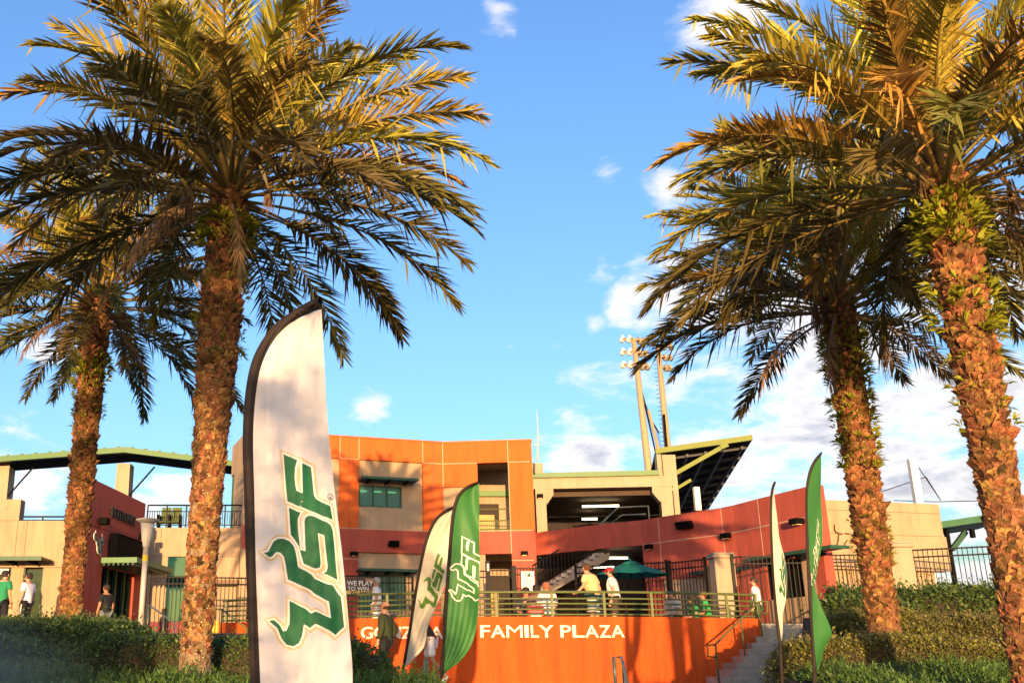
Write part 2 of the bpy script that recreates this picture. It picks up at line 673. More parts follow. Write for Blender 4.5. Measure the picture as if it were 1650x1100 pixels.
# side wing of the wall along the steps
we = WC[-1]
MB().box(we.x - 0.3, we.x - 0.004, we.y + 0.02, 29.4, -0.3, WTOP - 0.004).build('wall_return', PLAZA_O, pw)
for word, spans in (('GONZMART', [(583, 602), (604, 625), (627, 647), (648, 665), (667, 692), (693, 715), (717, 737), (738, 757)]),
                    ('FAMILY', [(774, 790), (791, 814), (816, 842), (845, 851.5), (855, 868), (868, 892)]),
                    ('PLAZA', [(902.5, 920), (922, 941), (942, 964), (965, 983), (984, 1005.5)])):
    for ch, (a, b) in zip(word, spans):
        p0, t0, n0 = wall_at(a, 1018)
        p1, t1, n1 = wall_at(b, 1018)
        z0 = zz(1026.5 if word != 'GONZMART' else 1028.5, p0.y)
        w = (p1 - p0).length
        o = fit_text('letter', ch, LETTERM, pw, p0 + n0 * 0.03 + Vector((0, 0, z0)), p1 - p0, (0, 0, 1), w, 0.285, 0.0 if ch == 'M' else 0.014, 0.025)

# plaza floor behind the wall
inner = offset_curve(WC, -0.301)
ring = [(p.x, p.y) for p in inner] + [(9.25, 29.4), (12.6, 29.4), (40, 29.4), (40, 75), (-40, 75), (-40, 28.0), (inner[0].x, 28.0)]
bmf = bmesh.new()
bmf.faces.new([bmf.verts.new((x, y, FLOOR)) for x, y in ring])
bmesh.ops.triangulate(bmf, faces=bmf.faces[:])
me = bpy.data.meshes.new('plaza_floor')
bmf.to_mesh(me)
bmf.free()
me.materials.append(PAVE)
structure(link(bpy.data.objects.new('plaza_floor', me)))

# broad steps up to the plaza at the right end of the wall, then two more behind them
st = thing('plaza_steps', 'pale concrete steps climbing beside the right end of the orange wall', 'steps', (10.2, 25, 0))
lefts = [1160, 1177, 1187, 1199, 1206, 1214, 1223]
for i, px in enumerate(lefts):
    Y0 = 24.15 + 0.34 * i
    x0 = xx(px, 1060, Y0)
    MB().box(x0, 11.6, Y0, Y0 + 1.2, -0.2, 0.157 * (i + 1)).build('step', CONC, st, bevel=0.012)
for i in range(3):
    MB().box(9.66, 14.0, 27.4 + 0.36 * i, 29.6, FLOOR - 0.1, FLOOR + 0.13 * (i + 1)).build('step', CONC, st, bevel=0.012)
MB().box(9.66, 11.6, 26.2, 27.41, 0.2, FLOOR - 0.002).build('landing_slab', CONC, st)

# ------------------------------------------------------------------ railings
def bar_rail(name, label, pts, posts, zs, zfloor, parent=None, r=0.022, rtop=0.032, m=RAIL, group=None, cat='railing'):
    """rails follow pts (plan points); posts at the given plan points"""
    g = thing(name, label, cat, (pts[0].x, pts[0].y, zfloor), group=group)
    for k, z in enumerate(zs):
        MB().path([(p.x, p.y, z) for p in pts], rtop if k == 0 else r, 8).build('rail', m, g, smooth=True)
    for p in posts:
        MB().box(p.x - 0.03, p.x + 0.03, p.y - 0.03, p.y + 0.03, zfloor, zs[0] - 0.02).build('post', m, g)
    return g


rc = offset_curve(WC, -0.13)
rc_posts = []
for px in (360, 440, 530, 620.7, 712, 800, 891, 976, 1054, 1121, 1177, 1224):
    p, t, n = wall_at(px, 975)
    rc_posts.append(p - n * 0.13)
bar_rail('plaza_railing', 'olive green horizontal bar railing on top of the orange plaza wall', rc, rc_posts,
         (2.12, 1.965, 1.845, 1.715, 1.59), WTOP)


def handrail(name, label, pts, feet, m=STEEL, r=0.024, group=None):
    g = thing(name, label, 'handrail', feet[0][0], group=group)
    MB().path(catmull(pts, 1), r, 8).build('rail', m, g, smooth=True)
    for a, b in feet:
        MB().path([a, b], 0.022, 8).build('post', m, g, smooth=True)
    return g


# rail climbing the steps at the right end of the wall: lower loop, slope, upper loop
a0, a1 = at(1152, 1038, 24.0), at(1222, 969, 26.3)
handrail('stair_handrail', 'dark handrail sloping up the steps against the right end of the orange wall',
         [at(1154, 1058, 23.95), at(1141, 1057, 23.9), at(1140, 1039, 23.9), a0, a1, at(1236, 968, 26.3), at(1237, 987, 26.3), at(1226, 988, 26.3)],
         [((a0.x + 0.02, 24.02, 0.0), (a0.x + 0.02, 24.02, a0.z)), ((a0.x * 0.42 + a1.x * 0.58, 25.35, 0.3), (a0.x * 0.42 + a1.x * 0.58, 25.35, a0.z * 0.42 + a1.z * 0.58)),
          ((a1.x, 26.3, 1.0), (a1.x, 26.3, a1.z))], m=RAIL)
b0, b1 = at(1272, 1035, 24.6), at(1350, 960, 27.4)
handrail('stair_handrail', 'grey handrail rising behind the right green flag to the upper steps',
         [b0, b1, at(1367, 960, 27.4), at(1368, 985, 27.4)],
         [((b0.x, b0.y, 0.2), b0), ((b1.x, b1.y, 1.2), (b1.x, b1.y, b1.z)), ((at(1366, 960, 27.5).x, 27.5, 1.2), at(1366, 960, 27.5))], m=STEEL)
for (px, y, dx, lab) in ((688, 1063, -0.42, 'upper end of blue-grey handrail in front of the man in white shorts'),
                         (1001, 1058, 0.12, 'upper end of steel handrail alone in front of the orange wall'),
                         (1322, 1053, 0.42, 'upper end of steel handrail beside the right green feather flag')):
    e = at(px, y, 15.0)
    dx = -0.2
    lo = e + Vector((dx, -1.5, -0.85))
    back = e + Vector((-0.10 if px > 900 else -0.02, 0.02, 0))
    g = handrail('stair_handrail', lab, [back + Vector((0, 0, -0.42)), back, e, lo],
                 [((back.x - 0.004, back.y + 0.004, -0.46), back + Vector((-0.004, 0.004, -0.01))), ((e.x + 0.05 * dx, e.y - 0.12, -0.7), e + Vector((0.04 * dx, -0.12, -0.05))),
                  (lo + Vector((-dx * 0.1, 0.3, -0.95)), lo + Vector((-dx * 0.1, 0.3, 0.1)))])
# left flight: handrails by the ticket office and by the left end of the plaza wall
c0, c1 = at(281, 1003, 26.5), at(240, 974, 28.5)
handrail('stair_handrail', 'dark handrail sloping down behind the lamp post near the ticket office',
         [at(232, 1005, 28.6), at(232, 974, 28.6), c1, c0], [((c1.x, c1.y, FLOOR), c1), (((c0.x + c1.x) / 2 + .1, 27.4, 0.9), ((c0.x + c1.x) / 2 + .1, 27.4, (c0.z + c1.z) / 2 - 0.02)), ((c0.x, c0.y, 0.8), c0)])
d0, d1 = at(398, 1013, 26.0), at(358, 981, 28.0)
handrail('stair_handrail', 'olive handrail sloping down beside the left end of the orange wall',
         [at(341, 1000, 28.2), at(341, 981, 28.2), d1, d0], [((d1.x, d1.y, 0.95), d1), ((d0.x, d0.y, 0.7), d0)], m=RAIL)

# ------------------------------------------------------------------ main orange building
OFF_R = -0.12      # recessed panels
main = thing('stadium_building', 'two-storey orange, red and beige stadium building with pillars and teal window', 'building', (0.5, 37.5, FLOOR))
W1 = Wall((-4.9, 36.0), (2.3, 38.0))
W2 = Wall((2.3, 38.0), (5.62, 37.55))
ZT, ZB, ZM1, ZM0 = 8.55, 7.74, 5.20, 4.37


def panels(W, parent, rows):
    for (p0, p1, z0, z1, m, off) in rows:
        u0, u1 = (W.u(p0) if p0 is not None else 0.0), (W.u(p1) if p1 is not None else W.len)
        W.box('wall_panel', m, parent, u0, u1, z0, z1, off, 0.4)


def joints(W, parent, rows, m=JOINT):
    for (p0, p1, z0, z1, off) in rows:
        u0 = W.u(p0) if p0 is not None else 0.0
        if p1 is None or p1 == p0:       # vertical strip
            W.box('joint', m, parent, u0 - 0.014, u0 + 0.014, z0, z1, off + 0.004, 0.05)
        else:
            W.box('joint', m, parent, u0, W.u(p1), z0 - 0.014, z0 + 0.014, off + 0.004, 0.05)


e = 0.003
panels(W1, main, [
    (None, 547, ZB, ZT, ORANGE, 0), (547, 578, ZB, ZT, ORANGE, 0), (578, 682, ZB, ZT, ORANGE, 0), (682, None, ZB, ZT, ORANGE, 0),
    (547, 578, ZM1, ZB - e, ORANGE, 0.0), (682, None, ZM1, ZB - e, ORANGE, 0.0),
    (547, 578, FLOOR, ZM1 - e, RED, 0.0), (682, None, FLOOR, ZM1 - e, RED, 0.0),
    (None, 547, ZM1, ZB - e, BEIGE, OFF_R), (None, 547, ZM0, ZM1 - e, RED, 0), (None, 547, FLOOR, ZM0 - e, BEIGE, OFF_R),
    (578, 682, ZM0, ZM1, RED, 0.0)])
# beige bay with the window
u0, u1 = W1.u(578), W1.u(682)
w0, w1 = W1.u(579.5), W1.u(649)
zw0, zw1 = 6.02, 6.82
for (a, b, c, d) in ((u0, u1, ZM1 + e, zw0), (u0, u1, zw1, ZB - e), (w1, u1, zw0 + e, zw1 - e), (u0, w0, zw0 + e, zw1 - e)):
    W1.box('wall_panel', BEIGE, main, a, b, c, d, OFF_R, 0.25)
W1.box('wall_panel', BEIGE, main, u0, u1, 3.62, ZM0 - e, OFF_R, 0.25)
W1.box('wall_panel', BEIGE, main, u0, u1, FLOOR, 2.35, OFF_R, 0.25)
W1.box('wall_panel', BEIGE, main, W1.u(655), u1, 2.35 + e, 3.62 - e, OFF_R, 0.25)
joints(W1, main, [(547, None, ZB, ZT, 0), (578, None, ZB, ZT, 0), (682, None, ZB, ZT, 0),
                  (547, 578, ZB, 0, 0), (682, 713, ZB, 0, 0), (547, 578, ZM1, 0, 0), (547, 578, 4.12, 0, 0), (578, 682, ZM1, 0, 0.001), (682, 713, ZM1, 0, 0), (682, 713, 4.12, 0, 0)])
joints(W1, main, [(562, None, FLOOR, ZT, 0), (699, None, FLOOR, ZT, 0)], RED)
joints(W1, main, [(650, None, ZM1, ZB, OFF_R), (650, None, 3.62, ZM0, OFF_R)], TAN)


def window_unit(W, parent, u0, u1, z0, z1, off, n, frame, pane, fw=0.05):
    f = thing_part = W.box('window_frame', frame, parent, u0, u1, z0, z0 + fw, off, 0.1)
    W.box('window_frame', frame, parent, u0, u1, z1 - fw, z1, off, 0.1)
    for k in range(n + 1):
        uu = u0 + (u1 - u0 - fw) * k / n
        W.box('mullion', frame, parent, uu, uu + fw, z0 + fw + e, z1 - fw - e, off, 0.1)
    for k in range(n):
        a = u0 + (u1 - u0 - fw) * k / n + fw + 0.002
        b = u0 + (u1 - u0 - fw) * (k + 1) / n - 0.002
        W.box('window_pane', pane, parent, a, b, z0 + fw + 0.002, z1 - fw - 0.002, off - 0.05, 0.012)


window_unit(W1, main, w0 + e, w1 - e, zw0 + e, zw1 - e, OFF_R - 0.03, 3, DKGREEN, WIN)
window_unit(W1, main, W1.u(578.5), W1.u(654.5), 2.35 + e, 3.62 - e, OFF_R - 0.03, 3, DKGREEN, WIN)


def awning(W, parent, u0, u1, z, off, depth, n=3, m=DKGREEN):
    """flat sunshade: frame with slats on brackets"""
    mb = W.hexa(MB(), u0, u1, z, z + 0.09, off + depth, 0.06)
    W.hexa(mb, u0, u0 + 0.05, z, z + 0.09, off + depth - 0.061, depth - 0.061)
    W.hexa(mb, u1 - 0.05, u1, z, z + 0.09, off + depth - 0.061, depth - 0.061)
    aw = mb.build('awning', m, parent)
    k = int(depth / 0.13)
    for i in range(k):
        W.box('slat', m, aw, u0 + 0.052, u1 - 0.052, z + 0.02, z + 0.06, off + 0.08 + i * 0.13, 0.075)
    for i in range(n):
        uu = u0 + (u1 - u0) * (i + 0.5) / n
        W.box('bracket', BLACK, aw, uu - 0.03, uu + 0.03, z - 0.07, z - 0.004, off + depth - 0.1, depth - 0.1)


awning(W1, main, W1.u(576), W1.u(667), 6.93, OFF_R, 0.75)
awning(W1, main, W1.u(575), W1.u(668), 3.66, OFF_R, 0.75)
for k in range(3):
    ua = W1.u(585 + 24 * k)
    W1.box('room_light', TUBE, main, ua, ua + 0.3, 6.66, 6.70, OFF_R - 0.45, 0.12)
# right half
panels(W2, main, [
    (None, 770, ZB, ZT, ORANGE, 0), (770, 821, ZB, ZT, ORANGE, 0), (821, None, ZB, ZT, ORANGE, 0),
    (None, 770, 6.86, ZB - e, ORANGE, 0), (821, None, ZM1, ZB - e, ORANGE, 0.002), (821, None, 4.12, ZM1 - e, RED, 0.002), (821, None, FLOOR, 4.12 - e, RED, 0.002),
    (None, 770, ZM1 + e, 6.86 - e, BEIGE, OFF_R), (None, 821, ZM0, ZM1, RED, 0.0), (None, 779, FLOOR, ZM0 - e, BEIGE, OFF_R)])
joints(W2, main, [(714.6, None, 6.86, ZT, 0), (821, None, ZM0, ZT, 0.003), (714.6, 770, ZB, 0, 0), (821, 856, ZB, 0, 0.003), (714.6, 856, ZM1, 0, 0.003), (821, 856, 4.12, 0, 0.003)])
joints(W2, main, [(770, None, 6.86, ZT, 0)], RED)
# body behind the facade: rooms, slabs
MB().hexa([(-4.9 - .2, 36.9, FLOOR), (2.0, 38.9, FLOOR), (2.0, 44, FLOOR), (-5.9, 44, FLOOR),
           (-4.9 - .2, 36.9, ZT - .3), (2.0, 38.9, ZT - .3), (2.0, 44, ZT - .3), (-5.9, 44, ZT - .3)]).build('inner_wall', BEIGE, main)
MB().box(2.02, 5.5, 41.4, 41.7, FLOOR, ZT - 0.4).build('inner_wall', BEIGE, main)
MB().box(2.02, 5.5, 38.3, 41.39, ZM0 + .1, ZM1 - 0.1).build('floor_slab', TAN, main)
MB().box(2.02, 5.5, 38.0, 41.39, ZT - .42, ZT - 0.1).build('roof_slab', TAN, main)
MB().box(2.3, 5.5, 41.2, 41.395, 7.05, 7.28).build('roof_beam', GREENM, main)
MB().box(3.75, 4.75, 41.3, 41.396, ZM1 - .1, 6.75).build('doorway', DARK, main)
MB().box(3.85, 4.55, 41.26, 41.298, ZM1 - .1, 6.3).build('door', mat('warm_door', (0.5, 0.33, 0.12), 0.7), main)
MB().box(3.72, 5.5, 41.25, 41.398, FLOOR, 3.9).build('doorway', DARK, main)
MB().box(4.0, 4.6, 41.2, 41.248, FLOOR, 3.3).build('door', mat('warm_door', (0.5, 0.33, 0.12), 0.7), main)
MB().box(3.66, 3.8, 38.4, 41.2, FLOOR, ZM0).build('inner_wall', BEIGE, main)
# balcony rail in the upper opening
br = [W2.p(W2.u(771), 0, -0.35), W2.p(W2.u(820), 0, -0.35)]
for z in (6.05, 5.62, 5.3):
    MB().path([(p.x, p.y, z) for p in br], 0.025, 6).build('balcony_rail', RAIL, main)
for k in range(14):
    p = br[0].lerp(br[1], (k + .5) / 14)
    MB().box(p.x - .01, p.x + .01, p.y - .01, p.y + .01, 5.2, 5.62).build('baluster', RAIL, main)
# metal coping along the parapet
FLASH = mat('parapet_flashing', (0.42, 0.13, 0.05), 0.5, 0.1, 4)
W1.box('coping', FLASH, main, -0.02, W1.len, ZT + 0.002, ZT + 0.05, 0.035, 0.47)
W2.box('coping', FLASH, main, 0.003, W2.len + 0.02, ZT + 0.002, ZT + 0.05, 0.035, 0.47)
# left flank of the tower
W0 = Wall((-5.75, 38.6), (-4.904, 36.0))
for z0, z1, m in ((7.35, 8.52, BEIGE), (5.2, 7.347, BEIGE), (FLOOR, 5.197, BEIGE)):
    W0.box('wall_panel', m, main, 0.0 if z0 > 7 else 0.7, W0.len - 0.01, z0, z1, 0, 0.3)
W0.box('window_pane', DKGLASS, main, 0.2, 0.7, 5.3, 7.2, -0.1, 0.02)
W0.box('window_frame', DKGREEN, main, 0.15, 0.24, 5.25, 7.34, -0.02, 0.1)

# ------------------------------------------------------------------ curved red wall to the right
cw = thing('curved_red_wall', 'long brick red wall curving towards the plaza, with floodlight and pale joints', 'wall', (9, 34, FLOOR))
tops = [(861, 858), (905, 852), (960, 845), (1032, 838), (1060, 833), (1110, 825.5), (1161, 818), (1180, 814), (1220, 803.5), (1258, 794), (1296, 784.5), (1312, 780.5)]
CP = []
for px, y in tops:
    Y = (5.2 - 0.25) / slope(y)
    CP.append((xx(px, y, Y), Y))
RWALLS = [Wall(CP[i], CP[i + 1]) for i in range(len(CP) - 1)]
for i, W in enumerate(RWALLS):
    px = tops[i][0]
    W.box('wall_panel', RED, cw, 0, W.len, 4.37, 5.2, 0, 0.3)
    if px >= 1032:
        z0 = 3.15 if px < 1161 else (3.3 if px < 1258 else 3.45)
        W.box('wall_panel', RED, cw, 0, W.len, z0, 4.37 - e, 0, 0.3)
        W.box('joint', JOINT, cw, 0, W.len, 4.355, 4.385, 0.004, 0.05)
        if px < 1161:
            W.box('wall_panel', BEIGE if px < 1161 and px > 1059 else RED, cw, 0, W.len, FLOOR, z0 - e, -0.05, 0.25)
        if px in (1161, 1180):
            W.box('wall_panel', RED, cw, 0, W.len, FLOOR, z0 - e, 0, 0.3)
        if px >= 1220 and px < 1296:
            W.box('wall_panel', BEIGE, cw, 0, W.len, FLOOR, 2.25, 0, 0.3)
            if px == 1258:
                W.box('wall_panel', BEIGE, cw, 0.5, W.len, 2.25 + e, z0 - e, 0, 0.3)
        if px == 1296:
            W.box('wall_panel', RED, cw, 0, W.len, FLOOR, z0 - e, 0.001, 0.3)
for i in (4, 6, 8):
    W = RWALLS[i]
    W.box('joint', JOINT, cw, -0.012, 0.016, 3.2, 5.19, 0.005, 0.05)
W = RWALLS[8]
W.box('window_pane', DKGLASS, cw, 0.06, W.len - 0.06, 2.26, 3.29, -0.16, 0.012)
W.box('window_frame', BLACK, cw, 0.0, 0.055, 2.253, 3.297, -0.08, 0.1)
W.box('window_frame', BLACK, cw, W.len - 0.055, W.len, 2.253, 3.297, -0.08, 0.1)
Wn = RWALLS[9]
Wn.box('window_pane', DKGLASS, cw, 0.002, 0.44, 2.26, 3.29, -0.16, 0.012)
awning(Wall(CP[8], CP[10]), cw, -0.2, 3.6, 3.33, 0.02, 0.6, 2)
awning(RWALLS[5], cw, 0.1, 2.3, 3.2, 0.0, 0.35, 2)
# rooms under the upper walk: dark void with stair
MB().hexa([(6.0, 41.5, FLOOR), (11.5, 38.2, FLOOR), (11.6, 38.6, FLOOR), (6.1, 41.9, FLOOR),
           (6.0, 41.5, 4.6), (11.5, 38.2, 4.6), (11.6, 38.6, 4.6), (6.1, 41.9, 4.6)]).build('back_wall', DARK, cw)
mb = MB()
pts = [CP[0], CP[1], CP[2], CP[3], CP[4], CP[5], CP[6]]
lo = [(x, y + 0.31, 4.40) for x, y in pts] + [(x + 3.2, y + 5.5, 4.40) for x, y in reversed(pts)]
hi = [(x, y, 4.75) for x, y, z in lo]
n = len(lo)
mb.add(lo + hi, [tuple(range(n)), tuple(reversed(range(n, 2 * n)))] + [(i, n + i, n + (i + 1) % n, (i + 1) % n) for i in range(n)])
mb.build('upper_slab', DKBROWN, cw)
for (px0, px1, y, Y) in ((948, 1011, 898.5, 36.5), (953, 990, 913, 39.0)):
    a, b = at(px0, y, Y), at(px1, y - 1.5, Y)
    MB().box(a.x, b.x, Y - 0.05, Y + 0.05, a.z - 0.035, a.z + 0.035).build('ceiling_light', TUBE, cw)

# stair inside the opening, rising to the right
sr = thing('concrete_stair', 'concrete stair rising to the right in the dark opening behind the white notice', 'stair', (6.3, 36.4, FLOOR))
p0, p1 = at(868, 951, 36.2), at(968, 890, 36.2)
ns = 11
for k in range(ns):
    a, b = p0.lerp(p1, k / ns), p0.lerp(p1, (k + 1) / ns)
    MB().box(a.x, b.x + 0.12, 36.2, 37.5, b.z - 0.16, b.z).build('step', CONC, sr)
dz = Vector((0, 0, -0.30))
MB().hexa([p0 + dz + Vector((0, -.06, 0)), p1 + dz + Vector((0.3, -.06, 0.1)), p1 + dz + Vector((0.3, 1.36, 0.1)), p0 + dz + Vector((0, 1.36, 0)),
           p0 + Vector((0, -.06, -.08)), p1 + Vector((0.3, -.06, .03)), p1 + Vector((0.3, 1.36, .03)), p0 + Vector((0, 1.36, -.08))]).build('stringer', TAN, sr)
for k in range(18):
    a = p0.lerp(p1, k / 17)
    MB().box(a.x - .012, a.x + .012, 37.40, 37.424, a.z, a.z + 0.95).build('baluster', FENCE, sr)
MB().path([p0 + Vector((0, 1.22, .97)), p1 + Vector((0, 1.22, .97))], 0.03, 6).build('handrail', FENCE, sr)

# ------------------------------------------------------------------ upper concourse pavilion behind
pv = thing('concourse_pavilion', 'open upper concourse with beige portal frame, green roof edge and dark inside', 'building', (9, 42, FLOOR))
PW = Wall((6.0, 42.6), (12.2, 41.8))
za, zb = 8.02, 7.62
u0, u1 = PW.u(862), PW.u(1086)
PW.box('roof_edge', ROOFGREEN, pv, PW.u(850), PW.u(1064), 8.0, 8.2, 0.25, 6)
PW.box('beam', CREAM, pv, PW.u(858), PW.u(1086), 7.55, 8.0 - e, 0.1, 0.6)
for (a, b) in ((864, 880.5), (1066, 1085)):
    ua, ub = PW.u(a, 820), PW.u(b, 820)
    PW.box('column', CREAM, pv, ua, ub, FLOOR, 7.55 - e, 0.1, 0.6)
    # haunch under the beam
    sg = 1 if a < 1000 else -1
    k0 = ub if sg > 0 else ua
    mb = MB()
    q = [(k0, 7.05), (k0 + sg * 0.02, 6.9), (k0 + sg * 0.32, 7.3), (k0 + sg * 0.32, 7.547), (k0, 7.547)]
    fr = [PW.p(u, z, 0.08) for u, z in q]
    bk = [PW.p(u, z, -0.48) for u, z in q]
    n = 5
    fs = [tuple(range(n)), tuple(reversed(range(n, 2 * n)))] + [(i, n + i, n + (i + 1) % n, (i + 1) % n) for i in range(n)]
    mb.add(fr + bk, fs).build('haunch', CREAM, pv)
PW.box('stub_wall', CREAM, pv, PW.u(846), PW.u(878), 8.22, 8.75, -0.4, 2.5)
PW.box('column_head', TAN, pv, PW.u(862), PW.u(877), 8.0 + e, 8.62, 0.12, 0.5)
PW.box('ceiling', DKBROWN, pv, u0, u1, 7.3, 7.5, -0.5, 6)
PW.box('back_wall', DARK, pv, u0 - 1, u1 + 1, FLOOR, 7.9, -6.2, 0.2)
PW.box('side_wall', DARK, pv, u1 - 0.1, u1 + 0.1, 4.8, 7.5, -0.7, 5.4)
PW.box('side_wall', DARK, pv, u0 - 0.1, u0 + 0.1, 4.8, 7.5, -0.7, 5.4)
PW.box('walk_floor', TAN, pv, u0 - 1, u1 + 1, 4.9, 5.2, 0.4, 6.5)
for (a, b, z, d) in ((942, 1003, 7.02, -1.6), (948, 975, 6.9, -4.6)):
    PW.box('ceiling_light', TUBE, pv, PW.u(a, 803), PW.u(b, 803), z, z + 0.07, d, 0.14)
# ceiling fan
fc = PW.p(PW.u(972, 803), 7.12, -2.2)
fan = MB().lathe((fc.x, fc.y, fc.z - 0.05), [(0.03, 0.25), (0.03, 0.1), (0.1, 0.1), (0.1, 0.0), (0.03, -0.04)], 10).build('fan_hub', BLACK, pv)
for k in range(5):
    a = k * 2 * math.pi / 5 + 0.3
    o = MB().box(0.1, 0.62, -0.06, 0.06, -0.006, 0.006).build('fan_blade', BLACK, pv)
    o.location = (fc.x, fc.y, fc.z + 0.0)
    o.rotation_euler = (0.1, 0, a)
MB().box(8.4, 9.2, 44, 44.05, 5.3, 5.75).build('notice', mat('yellow_notice', (0.55, 0.42, 0.08)), pv)
# railing of the concourse
crail = thing('concourse_railing', 'dark picket railing across the upper concourse opening above the red wall', 'railing', (8.5, 41.8, 5.2))
ra, rb = PW.u(884, 840), PW.u(1062, 840)
for z in (6.35, 6.12, 5.4):
    a, b = PW.p(ra, z, 0.25), PW.p(rb, z, 0.25)
    MB().path([a, b], 0.028, 6).build('rail', FENCE, crail)
for k in range(52):
    p = PW.p(ra + (rb - ra) * k / 51, 0, 0.25)
    MB().box(p.x - .012, p.x + .012, p.y - .012, p.y + .012, 5.2, 6.12).build('baluster', FENCE, crail)
s0, s1, s2 = PW.p(PW.u(955, 845), 5.75, 0.55), PW.p(PW.u(994, 818), 6.65, 0.55), PW.p(PW.u(1042, 818), 6.68, 0.55)
MB().path([s0, s1, s2, s2 + Vector((0, 0, -1.3))], 0.035, 6).build('stair_rail', STEEL, crail)
MB().path([s0 + Vector((.15, .1, -.12)), s1 + Vector((.15, .1, -.3)), s2 + Vector((-.1, .1, -.3))], 0.025, 6).build('stair_rail', STEEL, crail)

# ------------------------------------------------------------------ left: low beige wing, ticket office, terrace wall
lw = thing('ticket_wing', 'low beige stucco wing with dark green windows and sunshade at the far left', 'building', (-12, 31, FLOOR))
LW = Wall((-19, 31.0), (-8.98, 31.0))
ZL = 4.62
uL = lambda px, y=900: LW.u(px, y)
for (a, b) in ((-130, -40), (17, 34), (70, 130)):
    LW.box('wall_panel', BEIGE, lw, uL(a), uL(b) if b < 130 else LW.len, 3.28, ZL, 0, 0.3) if False else None
LW.box('wall_panel', BEIGE, lw, 0, uL(27, 860), 3.24, ZL, 0, 0.3)
LW.box('wall_panel', BEIGE, lw, uL(27, 860) + 0.012, uL(42, 860), 3.24, ZL, 0, 0.3)
LW.box('wall_panel', BEIGE, lw, uL(42, 860) + 0.012, LW.len, 3.24, ZL, 0, 0.3)
for (a, b) in ((-300, -60), (15, 35), (67, None)):
    LW.box('wall_panel', BEIGE, lw, uL(a, 950) if a > -200 else 0, uL(b, 950) if b else LW.len, 1.75, 3.24 - 0.01, 0, 0.3)
LW.box('wall_panel', BEIGE, lw, uL(15, 950) + .002, uL(35, 950) - .002, FLOOR, 1.75, -0.004, 0.29)
LW.box('base_course', RED, lw, 0, LW.len, FLOOR - 0.2, 1.746, 0.03, 0.32)
LW.box('window_sill', TAN, lw, uL(33, 985), uL(69, 985), 1.75, 1.80, 0.12, 0.3)
LW.box('window_pane', DKGLASS, lw, uL(37, 950), uL(65, 950), 1.86, 3.18, -0.12, 0.012)
LW.box('window_frame', DKGREEN, lw, uL(35, 950), uL(37, 950), 1.82, 3.22, -0.04, 0.12)
LW.box('window_frame', DKGREEN, lw, uL(65, 950), uL(67, 950), 1.82, 3.22, -0.04, 0.12)
LW.box('window_pane', DKGLASS, lw, uL(-60, 950), uL(15, 950), 1.82, 3.22, -0.12, 0.012)
LW.box('window_frame', DKGREEN, lw, uL(13, 950), uL(15, 950), 1.8, 3.23, -0.04, 0.12)
LW.box('notice', WHITE, lw, uL(-4, 915), uL(14, 915), 3.04, 3.20, -0.02, 0.02)
LW.box('raised_block', BEIGE, lw, 0, uL(33, 820), ZL + 0.003, 5.26, 0.04, 0.4)
LW.box('block_mark', TAN, lw, uL(0, 818), uL(11, 818), 4.93, 5.06, 0.055, 0.03)
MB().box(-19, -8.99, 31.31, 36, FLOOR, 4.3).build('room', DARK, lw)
aw = LW.hexa(MB(), uL(-60), uL(84), 3.34, 3.46, 1.0, 0.06)
LW.hexa(aw, uL(-60), uL(84), 3.40, 3.45, 0.935, 0.93)
o = aw.build('awning', DKGREEN, lw)
LW.box('bracket', BLACK, o, uL(26), uL(28), 3.30, 3.40 - e, 0.9, 0.9)
LW.box('bracket', BLACK, o, uL(60), uL(62), 3.30, 3.40 - e, 0.9, 0.9)

# logo of the flags: a block U with bull horns, an S and an F (points traced flat, reading upwards)
LOGO_F = [(172, 95), (242, 126), (231, 165), (229, 215), (239, 276), (267, 291), (263, 140), (308, 160), (320, 296), (330, 316), (400, 350), (412, 418), (194, 329)]
LOGO_S = [(200, 360), (258, 383), (246, 410), (244, 440), (257, 566), (281, 572), (275, 430), (280, 410), (292, 399), (312, 399), (385, 430),
          (402, 444), (412, 470), (440, 712), (368, 677), (384, 670), (390, 650), (374, 493), (340, 483), (353, 628), (347, 650), (330, 657), (271, 634), (250, 546), (207, 492)]
LOGO_U = [(75, 582), (96, 578), (112, 550), (128, 525), (148, 513), (172, 512), (200, 523), (220, 548), (234, 590), (245, 652), (310, 685), (328, 710), (395, 735), (412, 738), (455, 795),
          (468, 945), (425, 985), (396, 962), (330, 930), (304, 951), (271, 932), (264, 990), (250, 1025), (222, 1040), (190, 1032), (160, 1000), (140, 950), (100, 915), (126, 912), (150, 935), (172, 966),
          (190, 962), (203, 930), (205, 890), (203, 818), (275, 855), (308, 880), (330, 870), (403, 902), (395, 820), (330, 785), (305, 762), (197, 715), (186, 640), (176, 600), (158, 580), (138, 577), (120, 598), (100, 602)]


def poly_offset(P, d):
    """outward offset of a closed polygon (mitred, capped)"""
    P = [Vector((x, y)) for x, y in P]
    area = sum(a.x * b.y - b.x * a.y for a, b in zip(P, P[1:] + P[:1]))
    sg = 1 if area > 0 else -1
    out = []
    n = len(P)
    for i in range(n):
        a, b, c = P[i - 1], P[i], P[(i + 1) % n]
        n1 = Vector((b.y - a.y, a.x - b.x)).normalized() * sg
        n2 = Vector((c.y - b.y, b.x - c.x)).normalized() * sg
        m = n1 + n2
        if m.length < 0.2:
            m = n1
        m.normalize()
        k = d / max(0.72, m.dot(n1))
        q = b + m * k
        out.append((q.x, q.y))
    return out


